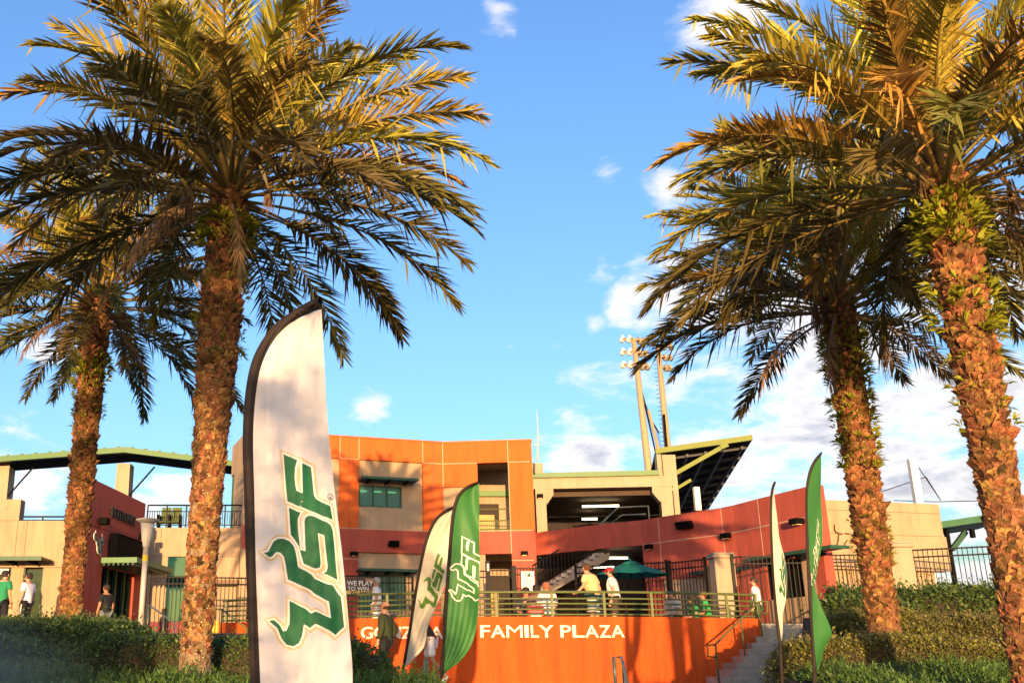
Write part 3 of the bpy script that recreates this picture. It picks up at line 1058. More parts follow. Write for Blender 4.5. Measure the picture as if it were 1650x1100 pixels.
def emblem(parent, W, u, z, h, off):
    """upright bull-horn U, outlined, standing off a wall"""
    for d, m, o_, nm in ((16, WHITE, 0.03, 'emblem_outline'), (0, mat('emblem_green', (0.06, 0.10, 0.075), 0.5), 0.05, 'emblem_face')):
        P = poly_offset(LOGO_U, d)
        # turn clockwise so that the horns point up
        q = [((y - 776) / 400.0 * h, -(x - 270) / 400.0 * h) for x, y in P]
        bm = bmesh.new()
        f = bm.faces.new([bm.verts.new(W.p(u + a, z + b, off + o_)) for a, b in q])
        r = bmesh.ops.extrude_face_region(bm, geom=[f])
        for v in [g for g in r['geom'] if isinstance(g, bmesh.types.BMVert)]:
            v.co -= W.n * 0.02
        bmesh.ops.triangulate(bm, faces=bm.faces[:])
        bmesh.ops.recalc_face_normals(bm, faces=bm.faces[:])
        me = bpy.data.meshes.new(nm)
        bm.to_mesh(me)
        bm.free()
        me.materials.append(m)
        link(bpy.data.objects.new(nm, me), parent)


tk = thing('ticket_office', 'tall dark red wall with black screen, bull emblems and ticket window under green canopy', 'kiosk', (-8.5, 31, FLOOR))
TW = Wall((-8.67, 30.0), (-8.11, 35.0))
TZ = 5.76
tu = lambda px, y: TW.u(px, y)
TW.box('wall_panel', RED, tk, 0, TW.len, 4.42, TZ, 0, 0.42)
TW.box('wall_panel', RED, tk, 0, TW.len, 3.35, 4.40, 0, 0.42)
TW.box('wall_panel', RED, tk, 0, tu(161, 950), FLOOR - 0.1, 3.345, 0.02, 0.5)
TW.box('wall_panel', RED, tk, tu(214, 950), TW.len, FLOOR - 0.1, 3.345, 0.02, 0.5)
TW.box('base_course', RED, tk, -0.05, tu(161, 950) + .03, FLOOR - 0.1, 1.55, 0.07, 0.6)
TW.box('counter', CONC, tk, tu(161, 985) + 0.01, tu(214, 985) - 0.01, 1.78, 1.86, 0.12, 0.6)
TW.box('wall_panel', TAN, tk, tu(161, 985) + 0.01, tu(214, 985) - 0.01, FLOOR, 1.777, -0.05, 0.3)
WARM = mat('lit_ticket_room', (0.55, 0.26, 0.06), 0.9, 0.1)
TW.box('ticket_room', WARM, tk, tu(161, 950) - .05, tu(214, 950) + .3, 1.8, 3.36, -0.9, 0.1)
for k, pp in enumerate((163, 176, 190, 204, 212)):
    TW.box('window_mullion', DKGREEN, tk, tu(pp, 950), tu(pp, 950) + 0.10, 1.862, 3.34, -0.1, 0.1)
TW.box('window_pane', DKGLASS, tk, tu(161, 950) + .02, tu(214, 950) - .02, 1.862, 3.34, -0.22, 0.012)
TW.box('screen', SCREEN, tk, tu(174, 880), tu(217.5, 880), 3.52, 4.36, 0.32, 0.3, bevel=0.03)
TW.box('screen_bezel', BLACK, tk, tu(174, 880) + .08, tu(217.5, 880) - .08, 3.58, 4.30, 0.325, 0.01)
u0, u1 = tu(176, 825), tu(216, 835)
fit_text('sign_lettering', 'TICKET OFFICE', mat('sign_letter_dark', (0.03, 0.045, 0.04), 0.5), tk, TW.p(u0, 4.86, 0.05), TW.t, (0, 0, 1), u1 - u0, 0.30, 0.0, 0.03)
emblem(tk, TW, tu(157, 872), 3.95, 0.62, 0.02)
emblem(tk, TW, tu(223, 885), 3.95, 0.62, 0.02)
for pp, yy in ((161, 826), (225.5, 855)):
    u_ = tu(pp, yy)
    mb = TW.hexa(MB(), u_ - 0.14, u_ + 0.14, 4.5, 4.7, 0.30, 0.28)
    mb.build('wall_light', BLACK, tk, bevel=0.02)
cn = TW.hexa(MB(), tu(163, 908) - 0.1, tu(226, 918), 3.40, 3.56, 1.15, 1.12)
o = cn.build('canopy', mat('canopy_green', (0.10, 0.21, 0.09), 0.5), tk)
for k in range(7):
    TW.box('canopy_slat', DKGREEN, o, tu(163, 908) - 0.08, tu(226, 918) - .02, 3.33, 3.395, 0.15 + k * 0.15, 0.06)

# terrace wall between ticket office and tower
mw = thing('terrace_wall', 'beige terrace wall with tall teal glass panel left of the tower', 'wall', (-6.6, 36, FLOOR))
MWL = Wall((-8.1, 36.3), (-4.95, 36.3))
mu = lambda px, y: MWL.u(px, y)
MWL.box('wall_panel', BEIGE, mw, 0, mu(259, 870), 4.12, 5.12, 0, 0.3)
MWL.box('wall_panel', BEIGE, mw, mu(259, 870) + 0.012, MWL.len, 4.12, 5.12, 0, 0.3)
MWL.box('wall_panel', BEIGE, mw, 0, mu(267, 950), FLOOR, 4.11, 0, 0.3)
MWL.box('wall_panel', BEIGE, mw, mu(297, 950), MWL.len, 3.30, 4.11, 0, 0.3)
MWL.box('wall_panel', BEIGE, mw, mu(297, 950), MWL.len, FLOOR, 3.29, -0.7, 0.3)
MWL.box('soffit', mat('soffit_brown', (0.2, 0.12, 0.07)), mw, mu(338, 945), MWL.len, 3.15, 3.295, 0.4, 1.0)
MWL.box('base_course', mat('plum_base', (0.20, 0.05, 0.06), 0.85), mw, 0, mu(297, 1000), FLOOR - .1, 1.92, 0.02, 0.3)
MWL.box('glass_panel', TEAL, mw, mu(268, 950), mu(296, 950), 1.93, 4.1, -0.05, 0.02)
MWL.box('glass_backing', mat('dark_teal_backing', (0.01, 0.06, 0.055)), mw, mu(267, 950), mu(297, 950), 1.93, 4.11, -0.4, 0.05)
MWL.box('glass_frame', DKGREEN, mw, mu(267, 950), mu(268, 950) - .003, 1.925, 4.11, -0.02, 0.1)
MWL.box('kerb', WHITE, mw, mu(290, 1022), MWL.len, FLOOR - .1, FLOOR + 0.18, 0.3, 0.2)
MWL.box('yellow_box', mat('yellow_plastic', (0.65, 0.42, 0.03), 0.6), mw, mu(338, 1000), mu(352, 1000), FLOOR, 1.95, -0.2, 0.3)
MB().box(-9, -4.95, 36.62, 42, FLOOR, 4.8).build('room', TAN, mw)


def picket_rail(name, label, P, z0, h, n, m=FENCE, group=None):
    g = thing(name, label, 'railing', (P[0][0], P[0][1], z0), group=group)
    a, b = Vector((*P[0], 0)), Vector((*P[1], 0))
    for z, r_ in ((z0 + h, 0.03), (z0 + h * 0.72, 0.016), (z0 + 0.08, 0.016)):
        MB().path([(a.x, a.y, z), (b.x, b.y, z)], r_, 6).build('rail', m, g)
    bal = MB().box(-0.01, 0.01, -0.01, 0.01, z0 + 0.08, z0 + h * 0.72).mesh('baluster', m)
    for k in range(n):
        p = a.lerp(b, k / (n - 1))
        if k % 8 == 0:
            MB().box(p.x - .022, p.x + .022, p.y - .022, p.y + .022, z0, z0 + h).build('post', m, g)
        else:
            piece('baluster', bal, g, (p.x, p.y, 0))
    return g


picket_rail('terrace_railing', 'dark picket railing on the beige terrace wall beside the green seats', ((-8.3, 36.2), (-4.95, 36.2)), 5.12, 0.78, 40)
picket_rail('terrace_railing', 'dark picket railing behind the low beige wing left of the ticket office', ((-13.2, 35.0), (-8.9, 35.0)), 4.9, 0.42, 44)
# green stadium seats on the terrace
for k, px in enumerate((264, 281)):
    c = at(px, 845, 36.9)
    sc = thing('terrace_chair', ('left' if k == 0 else 'right') + ' of the two green plastic chairs behind the terrace railing', 'chair', (c.x, 36.9, 5.12), group='green terrace chairs')
    OL = mat('olive_plastic', (0.09, 0.12, 0.02), 0.5)
    MB().box(c.x - .19, c.x + .19, 36.7, 37.1, 5.36, 5.42).build('seat_pan', OL, sc, bevel=0.02)
    MB().hexa([(c.x - .19, 37.1, 5.44), (c.x + .19, 37.1, 5.44), (c.x + .19, 37.15, 5.44), (c.x - .19, 37.15, 5.44),
               (c.x - .17, 37.25, 5.98), (c.x + .17, 37.25, 5.98), (c.x + .17, 37.3, 5.98), (c.x - .17, 37.3, 5.98)]).build('backrest', OL, sc, bevel=0.03)
    for sx in (-1, 1):
        MB().box(c.x + sx * .2 - .02, c.x + sx * .2 + .02, 36.75, 37.2, 5.12, 5.66).build('armrest', BLACK, sc)

# ------------------------------------------------------------------ canopies of the grandstand
cl = thing('grandstand_canopy', 'green metal grandstand canopy on tan columns above the left wing', 'canopy', (-12, 46, FLOOR))
cpts = [(-26, 44.5, 9.35), (-17.48, 46, 9.55), (-11.83, 46, 9.98), (-6.3, 46.8, 9.42)]
for i in range(3):
    a, b = Vector(cpts[i]), Vector(cpts[i + 1])
    for (o0, o1, z0, z1, m, nm) in ((0, 0.25, -0.12, 0.14, ROOFGREEN, 'fascia'), (0.25, 1.7, -0.55, 0.05, BLACK, 'roof_deck')):
        z0b = z0 - (0 if nm == 'fascia' else 0.0)
        dn = -0.12 if nm == 'roof_deck' else 0
        MB().hexa([a + Vector((0, o0, -0.12)), b + Vector((0, o0, -0.12)), b + Vector((0, o1, -0.12 + dn)), a + Vector((0, o1, -0.12 + dn)),
                   a + Vector((0, o0, 0.13)), b + Vector((0, o0, 0.13)), b + Vector((0, o1, 0.10 + dn)), a + Vector((0, o1, 0.10 + dn))]).build(nm, m, cl)
    nr = 9
    for k in range(nr):
        p = a.lerp(b, (k + .5) / nr)
        MB().box(p.x - .05, p.x + .05, p.y + 0.02, p.y + 3.0, p.z + 0.13, p.z + 0.19).build('roof_rib', ROOFGREEN, cl)
for px in (8, 201):
    c = at(px, 770, 47.2)
    MB().hexa([(c.x - .42, 46.8, FLOOR), (c.x + .42, 46.8, FLOOR), (c.x + .42, 47.6, FLOOR), (c.x - .42, 47.6, FLOOR),
               (c.x - .30, 46.8, 9.5), (c.x + .30, 46.8, 9.5), (c.x + .30, 47.6, 9.5), (c.x - .30, 47.6, 9.5)]).build('column', CREAM, cl)
    MB().path([(c.x + .3, 47, 8.0), (c.x + 1.5, 46.6, 9.3)], 0.04, 6).build('brace', BLACK, cl)
    MB().box(c.x + .35, c.x + .8, 46.7, 46.95, 7.55, 7.75).build('floodlight', BLACK, cl)

cr = thing('grandstand_canopy', 'big tilted canopy with dark underside and lime green edge beside the light poles', 'canopy', (14, 45, FLOOR))
nl, nr_ = at(1056, 722, 45), at(1212, 700, 45)
ax = Vector((4.6, 22, 0)).normalized()
Lc = 40
th = Vector((0, 0, -0.24))
fl, frr = nl + ax * Lc, nr_ + ax * Lc
MB().hexa([nl + th, nr_ + th, nr_ + th + ax * .22, nl + th + ax * .22, nl, nr_, nr_ + ax * .22, nl + ax * .22]).build('fascia', LIME, cr)
q = ax * 0.222
MB().hexa([nl + th * .9 + q, nr_ + th * .9 + q, frr + th * .9, fl + th * .9, nl + th * .2 + q, nr_ + th * .2 + q, frr + th * .2, fl + th * .2]).build('roof_deck', BLACK, cr)
PUR = mat('purlin_grey', (0.06, 0.06, 0.06), 0.6)
for k in range(12):
    a = nl + (nr_ - nl) * 0.04 + ax * (1.2 + k * 2.4) + Vector((0, 0, -0.218))
    b = nl + (nr_ - nl) * 0.97 + ax * (1.2 + k * 2.4) + Vector((0, 0, -0.218))
    d = ax * 0.09
    dd = Vector((0, 0, -0.16))
    MB().hexa([a + dd, b + dd, b + d + dd, a + d + dd, a, b, b + d, a + d]).build('purlin', PUR, cr)
for k in range(5):
    a = nl.lerp(nr_, 0.12 + 0.19 * k) + Vector((0, 0, -0.40)) + ax * .3
    b = a + ax * 30
    d = (nr_ - nl).normalized() * 0.12
    dd = Vector((0, 0, -0.14))
    MB().hexa([a + dd, a + d + dd, b + d + dd, b + dd, a, a + d, b + d, b]).build('rafter', PUR, cr)
c0 = at(1079, 770, 44.8)
MB().box(c0.x - .3, c0.x + .28, 44.6, 45.3, FLOOR, 9.45).build('column', CREAM, cr)
MB().box(c0.x - .52, c0.x - .32, 44.7, 45.1, 6, 9.5).build('column', TAN, cr)


def beam(mb, a, b, w):
    a, b = Vector(a), Vector(b)
    t = (b - a).normalized()
    u = t.cross(Vector((0, 1, 0))).normalized() * w
    v = Vector((0, 1, 0)) * w
    return mb.hexa([a - u - v, b - u - v, b - u + v, a - u + v, a + u - v, b + u - v, b + u + v, a + u + v])


beam(MB(), at(1080, 767, 44.9), at(1160, 722, 44.9), 0.09).build('brace', LIME, cr)
beam(MB(), at(1160, 721, 44.9), at(1172, 716, 44.9), 0.10).build('brace', LIME, cr)
beam(MB(), at(1083, 791, 47.0), at(1113, 773, 47.0), 0.07).build('brace', LIME, cr)
o = MB().box(-.12, .12, -.12, .12, 0, 1.0).build('camera_box', WHITE, cr)
o.location = at(1125, 822, 44)

# ------------------------------------------------------------------ light towers with net
def flood(parent, c, yaw, m):
    """stadium flood: domed housing with visor"""
    mb = MB()
    prof = [(0.10, -0.30), (0.24, -0.22), (0.30, -0.02), (0.33, 0.10), (0.30, 0.12)]
    mb.lathe((0, 0, 0), prof, 12)
    me = mb.mesh('flood_head', m, True)
    o = piece('flood_head', me, parent, c, (R(70), 0, yaw), (.58, .58, .58))
    v = MB().hexa([(-.34, .02, .12), (.34, .02, .12), (.34, .34, .12), (-.34, .34, .12), (-.3, .0, .42), (.3, .0, .42), (.3, .36, .36), (-.3, .36, .36)]).mesh('visor', m)
    ob = piece('visor', v, parent, c, (R(70), 0, yaw), (.58, .58, .58))
    return o


TNM = mat('tan_flood_housing', (0.24, 0.21, 0.15), 0.5)
for nm, lab, pxb, yb, pxt, yt, Y in (('light_tower', 'left stadium light pole with white floods facing left', 1045, 755, 1021, 545, 58), ('light_tower', 'right stadium light pole with climbing pegs and tan floods', 1078, 745, 1060, 555, 63)):
    b, t = at(pxb, yb, Y), at(pxt, yt, Y)
    g = thing(nm, lab, 'light pole', (b.x, Y, FLOOR), group='stadium light poles')
    MB().path([(b.x + (b.x - t.x) * .4, Y, FLOOR), b, t], [0.27, 0.21, 0.14] if Y == 58 else [0.28, 0.22, 0.15], 10).build('pole', WOODPOLE, g, smooth=True)
    left = Y == 58
    for row in range(3 if left else 3):
        zr = t.z - 0.1 - row * (0.8 if left else 0.72)
        MB().box(t.x - (0.75 if left else 0.1), t.x + 0.8, Y - .06, Y + .06, zr - 0.05, zr + 0.05).build('cross_arm', WOODPOLE, g)
        if left:
            for dx in (-0.72, -0.3):
                flood(g, (t.x + dx - row * .03, Y - 0.1, zr - 0.05), R(60), LAMPW)
        for dx in ((0.38, 0.7) if left else (0.42, 0.88 - 0.1 * row)):
            flood(g, (t.x + dx, Y + 0.1, zr - 0.1), R(-75), TNM)
    if not left:
        for k in range(26):
            p = t.lerp(b, 0.03 + 0.036 * k)
            MB().path([(p.x - .2, Y, p.z), (p.x - .38, Y, p.z)], 0.02, 5).build('climbing_peg', BLACK, g)
        MB().box(b.x - .25, b.x - .12, Y - .5, Y - .4, b.z - 1.5, b.z + 3).build('conduit', BLACK, g)
# safety net hung between the poles
def net_mat():
    m = bpy.data.materials.new('black_netting')
    m.use_nodes = True
    N, L = m.node_tree.nodes, m.node_tree.links
    p = N['Principled BSDF']
    p.inputs['Base Color'].default_value = (0.03, 0.03, 0.03, 1)
    p.inputs['Alpha'].default_value = 0.42
    return m


NETM = net_mat()
nt_ = thing('backstop_net', 'dark safety net sagging between the two stadium light poles', 'net', (16, 57, 6))
q = [at(1024, 585, 58.2), at(1036, 640, 59.5), at(1048, 675, 61), at(1062, 697, 62.6)]
lo_ = [at(1062, 740, 58.2), at(1064, 742, 59.5), at(1066, 744, 61), at(1072, 745, 62.6)]
mb = MB()
mb.add(q + lo_, [(i, i + 1, 5 + i, 4 + i) for i in range(3)])
mb.build('mesh_panel', NETM, nt_)
MB().path(q, 0.05, 5).build('edge_cable', BLACK, nt_)
MB().path([q[0], at(1060, 745, 58.2)], 0.05, 5).build('edge_cable', BLACK, nt_)
MB().path([at(1045, 660, 59.8), at(1066, 745, 60)], 0.09, 5).build('edge_cable', WOODPOLE, nt_)

# antenna on the orange building
an = thing('roof_antenna', 'thin whip antenna on the roof beside the orange pillar', 'antenna', at(866, 742, 40))
b, t = at(866, 742, 40), at(865, 660, 40)
MB().path([b, (t.x, 40, b.z + 1.0), (t.x, 40, t.z)], [0.05, 0.03, 0.012], 6).build('mast', POLEW, an)
MB().box(b.x - .09, b.x + .09, 39.97, 40.03, b.z + 0.62, b.z + 0.68).build('collar', POLEW, an)

# ------------------------------------------------------------------ right: beige wall with bull outline, canopy, white pole
rw = thing('beige_end_wall', 'beige stucco end wall with thin metal bull outline right of the red wall', 'wall', (14.5, 30, FLOOR))
RWL = Wall((12.0, 29.25), (16.54, 30.25))
ru = lambda px, y: RWL.u(px, y)
RWL.box('wall_panel', BEIGE, rw, 0, ru(1513, 815), 4.72, 5.0, 0, 0.4)
RWL.box('wall_panel', BEIGE, rw, 0, ru(1515, 830), 4.05, 4.71, 0, 0.4)
RWL.box('wall_panel', BEIGE, rw, 0, ru(1527, 880), 3.05, 4.04, 0, 0.4)
RWL.box('wall_panel', BEIGE, rw, 0, ru(1520, 950), FLOOR, 3.045, -0.25, 0.3)
MB().box(13, 16.4, 31, 34, FLOOR, 4.6).build('room', TAN, rw)
BR = mat('bronze_outline', (0.10, 0.055, 0.02), 0.5)


def stroke(pts, nm='bull_outline'):
    P = catmull([RWL.p(ru(px, y), zz(y, RWL.y(ru(px, y))), 0.05) for px, y in pts], 4)
    MB().path(P, 0.016, 5).build(nm, BR, rw)


stroke([(1343, 845), (1344, 855), (1350, 859), (1356, 860)])
stroke([(1372, 846), (1377, 853), (1378, 859), (1370, 862)])
stroke([(1360, 859), (1368, 860)])
stroke([(1350, 860), (1349, 870), (1347, 881), (1352, 883)])
stroke([(1364, 870), (1360, 876), (1358, 884)])
# gate piers
def pier(nm, lab, px, Y, ztop, w, z0):
    c = at(px, 940, Y)
    g = thing(nm, lab, 'pier', (c.x, Y, z0), group='gate piers')
    MB().box(c.x - w, c.x + w, Y - w, Y + w, z0, ztop - 0.16).build('shaft', CREAM, g, bevel=0.02)
    MB().box(c.x - w - .05, c.x + w + .05, Y - w - .05, Y + w + .05, ztop - 0.158, ztop - 0.06).build('cap', CREAM, g, bevel=0.03)
    MB().box(c.x - w - .015, c.x + w + .015, Y - w - .015, Y + w + .015, ztop - 0.058, ztop).build('cap', CREAM, g, bevel=0.02)
    MB().box(c.x - w * .55, c.x + w * .55, Y - w - .012, Y - w + .02, z0 + 0.1, ztop - 0.55).build('shaft_panel', CREAM, g, bevel=0.01)
    MB().path([(c.x, Y, ztop), (c.x, Y, ztop + 0.05)], [0.05, 0.02], 8).build('finial', CREAM, g)
    return g


pier('gate_pier', 'pale square gate pier with cap between the black gates', 1166, 29.7, zz(891, 29.7), 0.29, FLOOR)
pier('gate_pier', 'beige gate pier with recessed panel behind the right palm trunk', 1447, 28.6, zz(874, 28.6), 0.36, 1.3)
# white pole with wires
wp = thing('white_pole', 'short white square pole with guy wires above the beige end wall', 'pole', (17.4, 33, FLOOR))
b, t = at(1480, 808, 33), at(1469, 740, 33)
MB().box(b.x - .12, b.x + .12, 32.9, 33.1, FLOOR, t.z).build('shaft', WHITE, wp)
for pts in ([(1395, 800), (1492, 768)], [(1475, 745), (1516, 806)], [(1440, 806), (1508, 808), (1600, 806)], [(1492, 768), (1516, 806)]):
    MB().path([at(px, y, 33.2) for px, y in pts], 0.014, 5).build('wire', BLACK, wp)
mb = MB().add([at(1492, 768, 33.22), at(1515, 805, 33.22), at(1425, 806, 33.22), at(1425, 790, 33.22)], [(0, 1, 2, 3)])
thin = net_mat()
thin.node_tree.nodes['Principled BSDF'].inputs['Alpha'].default_value = 0.12
mb.build('net_panel', thin, wp)
# small green canopy right
rcn = thing('walkway_canopy', 'small green walkway canopy beyond the black fence at far right', 'canopy', (20.5, 36, FLOOR))
a, b = at(1512, 851, 35), at(1640, 832, 35)
MB().hexa([a, b, b + Vector((0, 2.5, -.1)), a + Vector((0, 2.5, -.1)), a + Vector((0, 0, .22)), b + Vector((0, 0, .22)), b + Vector((0, 2.5, .12)), a + Vector((0, 2.5, .12))]).build('roof', mat('mint_roof', (0.035, 0.12, 0.055), 0.5), rcn)
beam(MB(), at(1534, 885, 35.6), at(1556, 856, 35.6), 0.08).build('brace', DKGREEN, rcn)
c = at(1533, 900, 35.8)
MB().box(c.x - .06, c.x + .06, 35.75, 35.9, FLOOR, zz(853, 35.8)).build('post', BLACK, rcn)
MB().box(at(1566, 858, 35.2).x - .06, at(1566, 858, 35.2).x + .06, 35.1, 35.25, zz(866, 35.2), zz(852, 35.2)).build('speaker', BLACK, rcn)

# ------------------------------------------------------------------ black picket fences
def fence(name, label, P, z0, h, spacing=0.115, flat_top=True, gate=False, post_every=2.4):
    """P: plan polyline; every baluster is a part"""
    g = thing(name, label, 'gate' if gate else 'fence', (P[0][0], P[0][1], z0))
    bal = MB().box(-0.011, 0.011, -0.011, 0.011, z0 + 0.1, z0 + h).mesh('baluster', FENCE)
    post = MB().box(-0.035, 0.035, -0.035, 0.035, z0 - 0.05, z0 + h + 0.05).mesh('post', FENCE)
    for a, b in zip(P, P[1:]):
        a, b = Vector((*a, 0)), Vector((*b, 0))
        L_ = (b - a).length
        W = Wall(a[:2], b[:2])
        for z in (z0 + h - 0.03, z0 + h - 0.22, z0 + 0.14):
            W.box('rail', FENCE, g, 0, L_, z - 0.02, z + 0.02, 0.02, 0.04)
        n = max(2, int(L_ / spacing))
        rz = math.atan2(b.y - a.y, b.x - a.x)
        for k in range(1, n):
            p = a.lerp(b, k / n)
            piece('baluster', bal, g, p, (0, 0, rz))
        m_ = max(1, round(L_ / post_every))
        for k in range(m_ + 1):
            p = a.lerp(b, k / m_)
            piece('post', post, g, p, (0, 0, rz))
    return g


X_ = lambda px, y, Y: (xx(px, y, Y), Y)
fence('picket_fence', 'black picket fence in front of the terrace wall behind the left palm trunk', [X_(237, 975, 31.0), X_(400, 975, 31.5)], 1.15, zz(928, 31.2) - 1.15)
fence('picket_fence', 'black picket fence behind the dark banner under the orange building', [X_(400, 960, 31.5), X_(665, 960, 32.0)], FLOOR, zz(926, 31.8) - FLOOR)
fence('picket_fence', 'black picket fence between green flag and the entry doors', [X_(755, 960, 33.0), X_(786, 960, 33.0)], FLOOR, zz(918, 33) - FLOOR)
fence('picket_gate', 'black picket gate in front of the dark doorway below the orange building', [X_(789, 960, 33.0), X_(828, 960, 33.0)], FLOOR, zz(917, 33) - FLOOR, gate=True)
fence('picket_fence', 'black picket fence panel carrying the white notice', [X_(830, 960, 33.0), X_(866, 960, 33.0)], FLOOR, zz(914, 33) - FLOOR, 0.09)
fence('picket_fence', 'black picket fence under the green umbrella', [X_(930, 960, 33.2), X_(1078, 960, 31.6)], FLOOR, zz(906, 32) - FLOOR)
fence('picket_gate', 'black picket gate leaf left of the pale gate pier', [X_(1083, 960, 31.2), X_(1141, 960, 30.1)], FLOOR, zz(902, 30.6) - FLOOR, gate=True)
fence('picket_fence', 'black picket fence from the gate pier past the right flags', [X_(1186, 960, 29.3), X_(1428, 960, 28.6)], 1.4, zz(893, 28.9) - 1.4)
fence('picket_fence', 'black picket fence against open sky at the far right', [X_(1468, 920, 28.4), X_(1640, 920, 27.2)], 1.4, zz(882, 28) - 1.4)
for px, Y, h in ((787, 32.9, 0.7), (829, 32.9, 0.2), (1145, 30.0, 0.12)):
    pp = X_(px, 950, Y)
    g = tag(MB().box(pp[0] - .07, pp[0] + .07, Y - .07, Y + .07, FLOOR, zz(914, Y) + h * .3).build('gate_post', FENCE),
            {787: 'thick black gate post topped by small lights left of the dark gate', 829: 'thick black gate post beside the white notice', 1145: 'thick black gate post beside the pale pier'}[px], 'post')
    if px == 787:
        for k in range(3):
            MB().lathe((pp[0], Y - 0.1, zz(910 + 4 * k, Y)), [(0.02, -.04), (0.05, 0), (0.02, 0.04)], 8).build('small_light', WHITE, g)

# white notice on the fence
nb = thing('notice_board', 'white notice with bull mark and lines of text on the black fence', 'notice', (xx(849, 940, 32.9), 32.85, FLOOR))
NW = Wall((xx(839.5, 920, 32.85), 32.85), (xx(860.5, 920, 32.85), 32.85))
NW.box('board', WHITE, nb, 0, NW.len, zz(955, 32.85), zz(920, 32.85), 0, 0.02)
GREY = mat('notice_print', (0.2, 0.2, 0.2))
for k, (a, b, z) in enumerate(((.15, .85, 928.5), (.15, .85, 931), (.2, .8, 934.5), (.2, .8, 936.5), (.2, .8, 938.5), (.3, .7, 941), (.2, .8, 944))):
    NW.box('text_line', GREY, nb, NW.len * a, NW.len * b, zz(z + .45, 32.85), zz(z - .45, 32.85), 0.004, 0.003)
q = [((y - 776) / 400.0 * 0.15, -(x - 270) / 400.0 * 0.15) for x, y in LOGO_U]
bm = bmesh.new()
bm.faces.new([bm.verts.new(NW.p(NW.len / 2 + a, zz(924.5, 32.85) + b, 0.006)) for a, b in q])
bmesh.ops.triangulate(bm, faces=bm.faces[:])
me = bpy.data.meshes.new('bull_mark')
bm.to_mesh(me)
bm.free()
me.materials.append(mat('mark_green', (0.03, 0.09, 0.05)))
link(bpy.data.objects.new('bull_mark', me), nb)

# banner on the left fence
bn = thing('banner', 'dark and yellow banner with bold white slogan tied to the fence', 'banner', (xx(585, 940, 31.4), 31.4, FLOOR))
BW = Wall((xx(551, 940, 31.35), 31.35), (xx(612, 940, 31.45), 31.45))
bz = lambda y: zz(y, 31.4)
BW.box('banner_sheet', mat('banner_photo', (0.05, 0.035, 0.03), 0.6, 0.3, 2, rgb2=(0.16, 0.09, 0.05)), bn, 0, BW.len, bz(951), bz(930), 0, 0.01)
BW.box('banner_stripe', mat('banner_yellow', (0.72, 0.52, 0.16), 0.6), bn, 0, BW.len, bz(957.5), bz(951) - .002, 0, 0.01)
bu = lambda px: BW.u(px, 945)
for txt, a, b, y0, y1, m in (('WE PLAY', 559, 601, 943, 935, WHITE), ('TO WIN', 560, 594, 951, 944.5, WHITE), ('VSCANCER', 564, 605, 957, 951.8, mat('banner_dark_print', (0.05, 0.04, 0.03)))):
    fit_text('banner_lettering', txt, m, bn, BW.p(bu(a), bz(y0), 0.012), BW.t, (0, 0, 1), bu(b) - bu(a), bz(y1) - bz(y0), 0.02, 0.004)
mb = MB()
P = [BW.p(bu(px), bz(y), 0.006) for px, y in ((588, 931), (606, 932), (611, 936), (610, 949), (596, 950), (603, 941), (590, 936))]
mb.add(P, [tuple(range(len(P)))])
mb.build('banner_picture', mat('banner_tan', (0.45, 0.24, 0.11)), bn)

# ------------------------------------------------------------------ wall lights and floods on the facade
def wall_light(W, px, y, lab, w=0.26, h=0.2, d=0.22, flood_=False):
    u = W.u(px, y)
    z = zz(y, W.y(u))
    c = W.p(u, z, 0)
    g = thing('flood_light' if flood_ else 'wall_light', lab, 'light', c, group='black lights on the facade')
    if flood_:
        mb = MB().hexa([W.p(u - w, z - h, 0.18), W.p(u + w, z - h, 0.18), W.p(u + w, z - h * .8, 0.02), W.p(u - w, z - h * .8, 0.02),
                        W.p(u - w * .8, z + h * .7, 0.36), W.p(u + w * .8, z + h * .7, 0.36), W.p(u + w * .8, z + h, 0.02), W.p(u - w * .8, z + h, 0.02)])
        mb.build('housing', BLACK, g, bevel=0.02)
    else:
        W.box('housing', BLACK, g, u - w, u + w, z - h, z + h, d, d - 0.005, bevel=0.02)
        W.box('lens', mat('lamp_lens', (0.7, 0.5, 0.25), 0.4), g, u - w * .6, u + w * .6, z - h - 0.02, z - h + 0.01, d * .8, d * .6)


wall_light(W1, 633, 876, 'black floodlight on the red band below the window', 0.20, 0.12, flood_=True)
wall_light(W1, 569.5, 892, 'small black wall light on the red pillar above the banner', 0.14, 0.07, 0.16)
wall_light(W2, 845, 891, 'small black wall light on the orange-red pillar above the notice', 0.13, 0.07, 0.16)
wall_light(PW, 870, 800, 'small black wall light on the beige concourse column', 0.13, 0.08, 0.3)
wall_light(RWALLS[4], 1107, 846, 'black floodlight high on the curved red wall', 0.30, 0.13, flood_=True)
wall_light(RWALLS[3], 1048, 880.5, 'small black wall light on the red wall over the umbrella', 0.14, 0.08, 0.16)
wall_light(RWALLS[6], 1173, 863, 'small black wall light on the red wall above the gate pier', 0.17, 0.08, 0.2)
wall_light(RWALLS[9], 1291, 840, 'dark wall light half hidden behind the right green flag', 0.17, 0.08, 0.3)

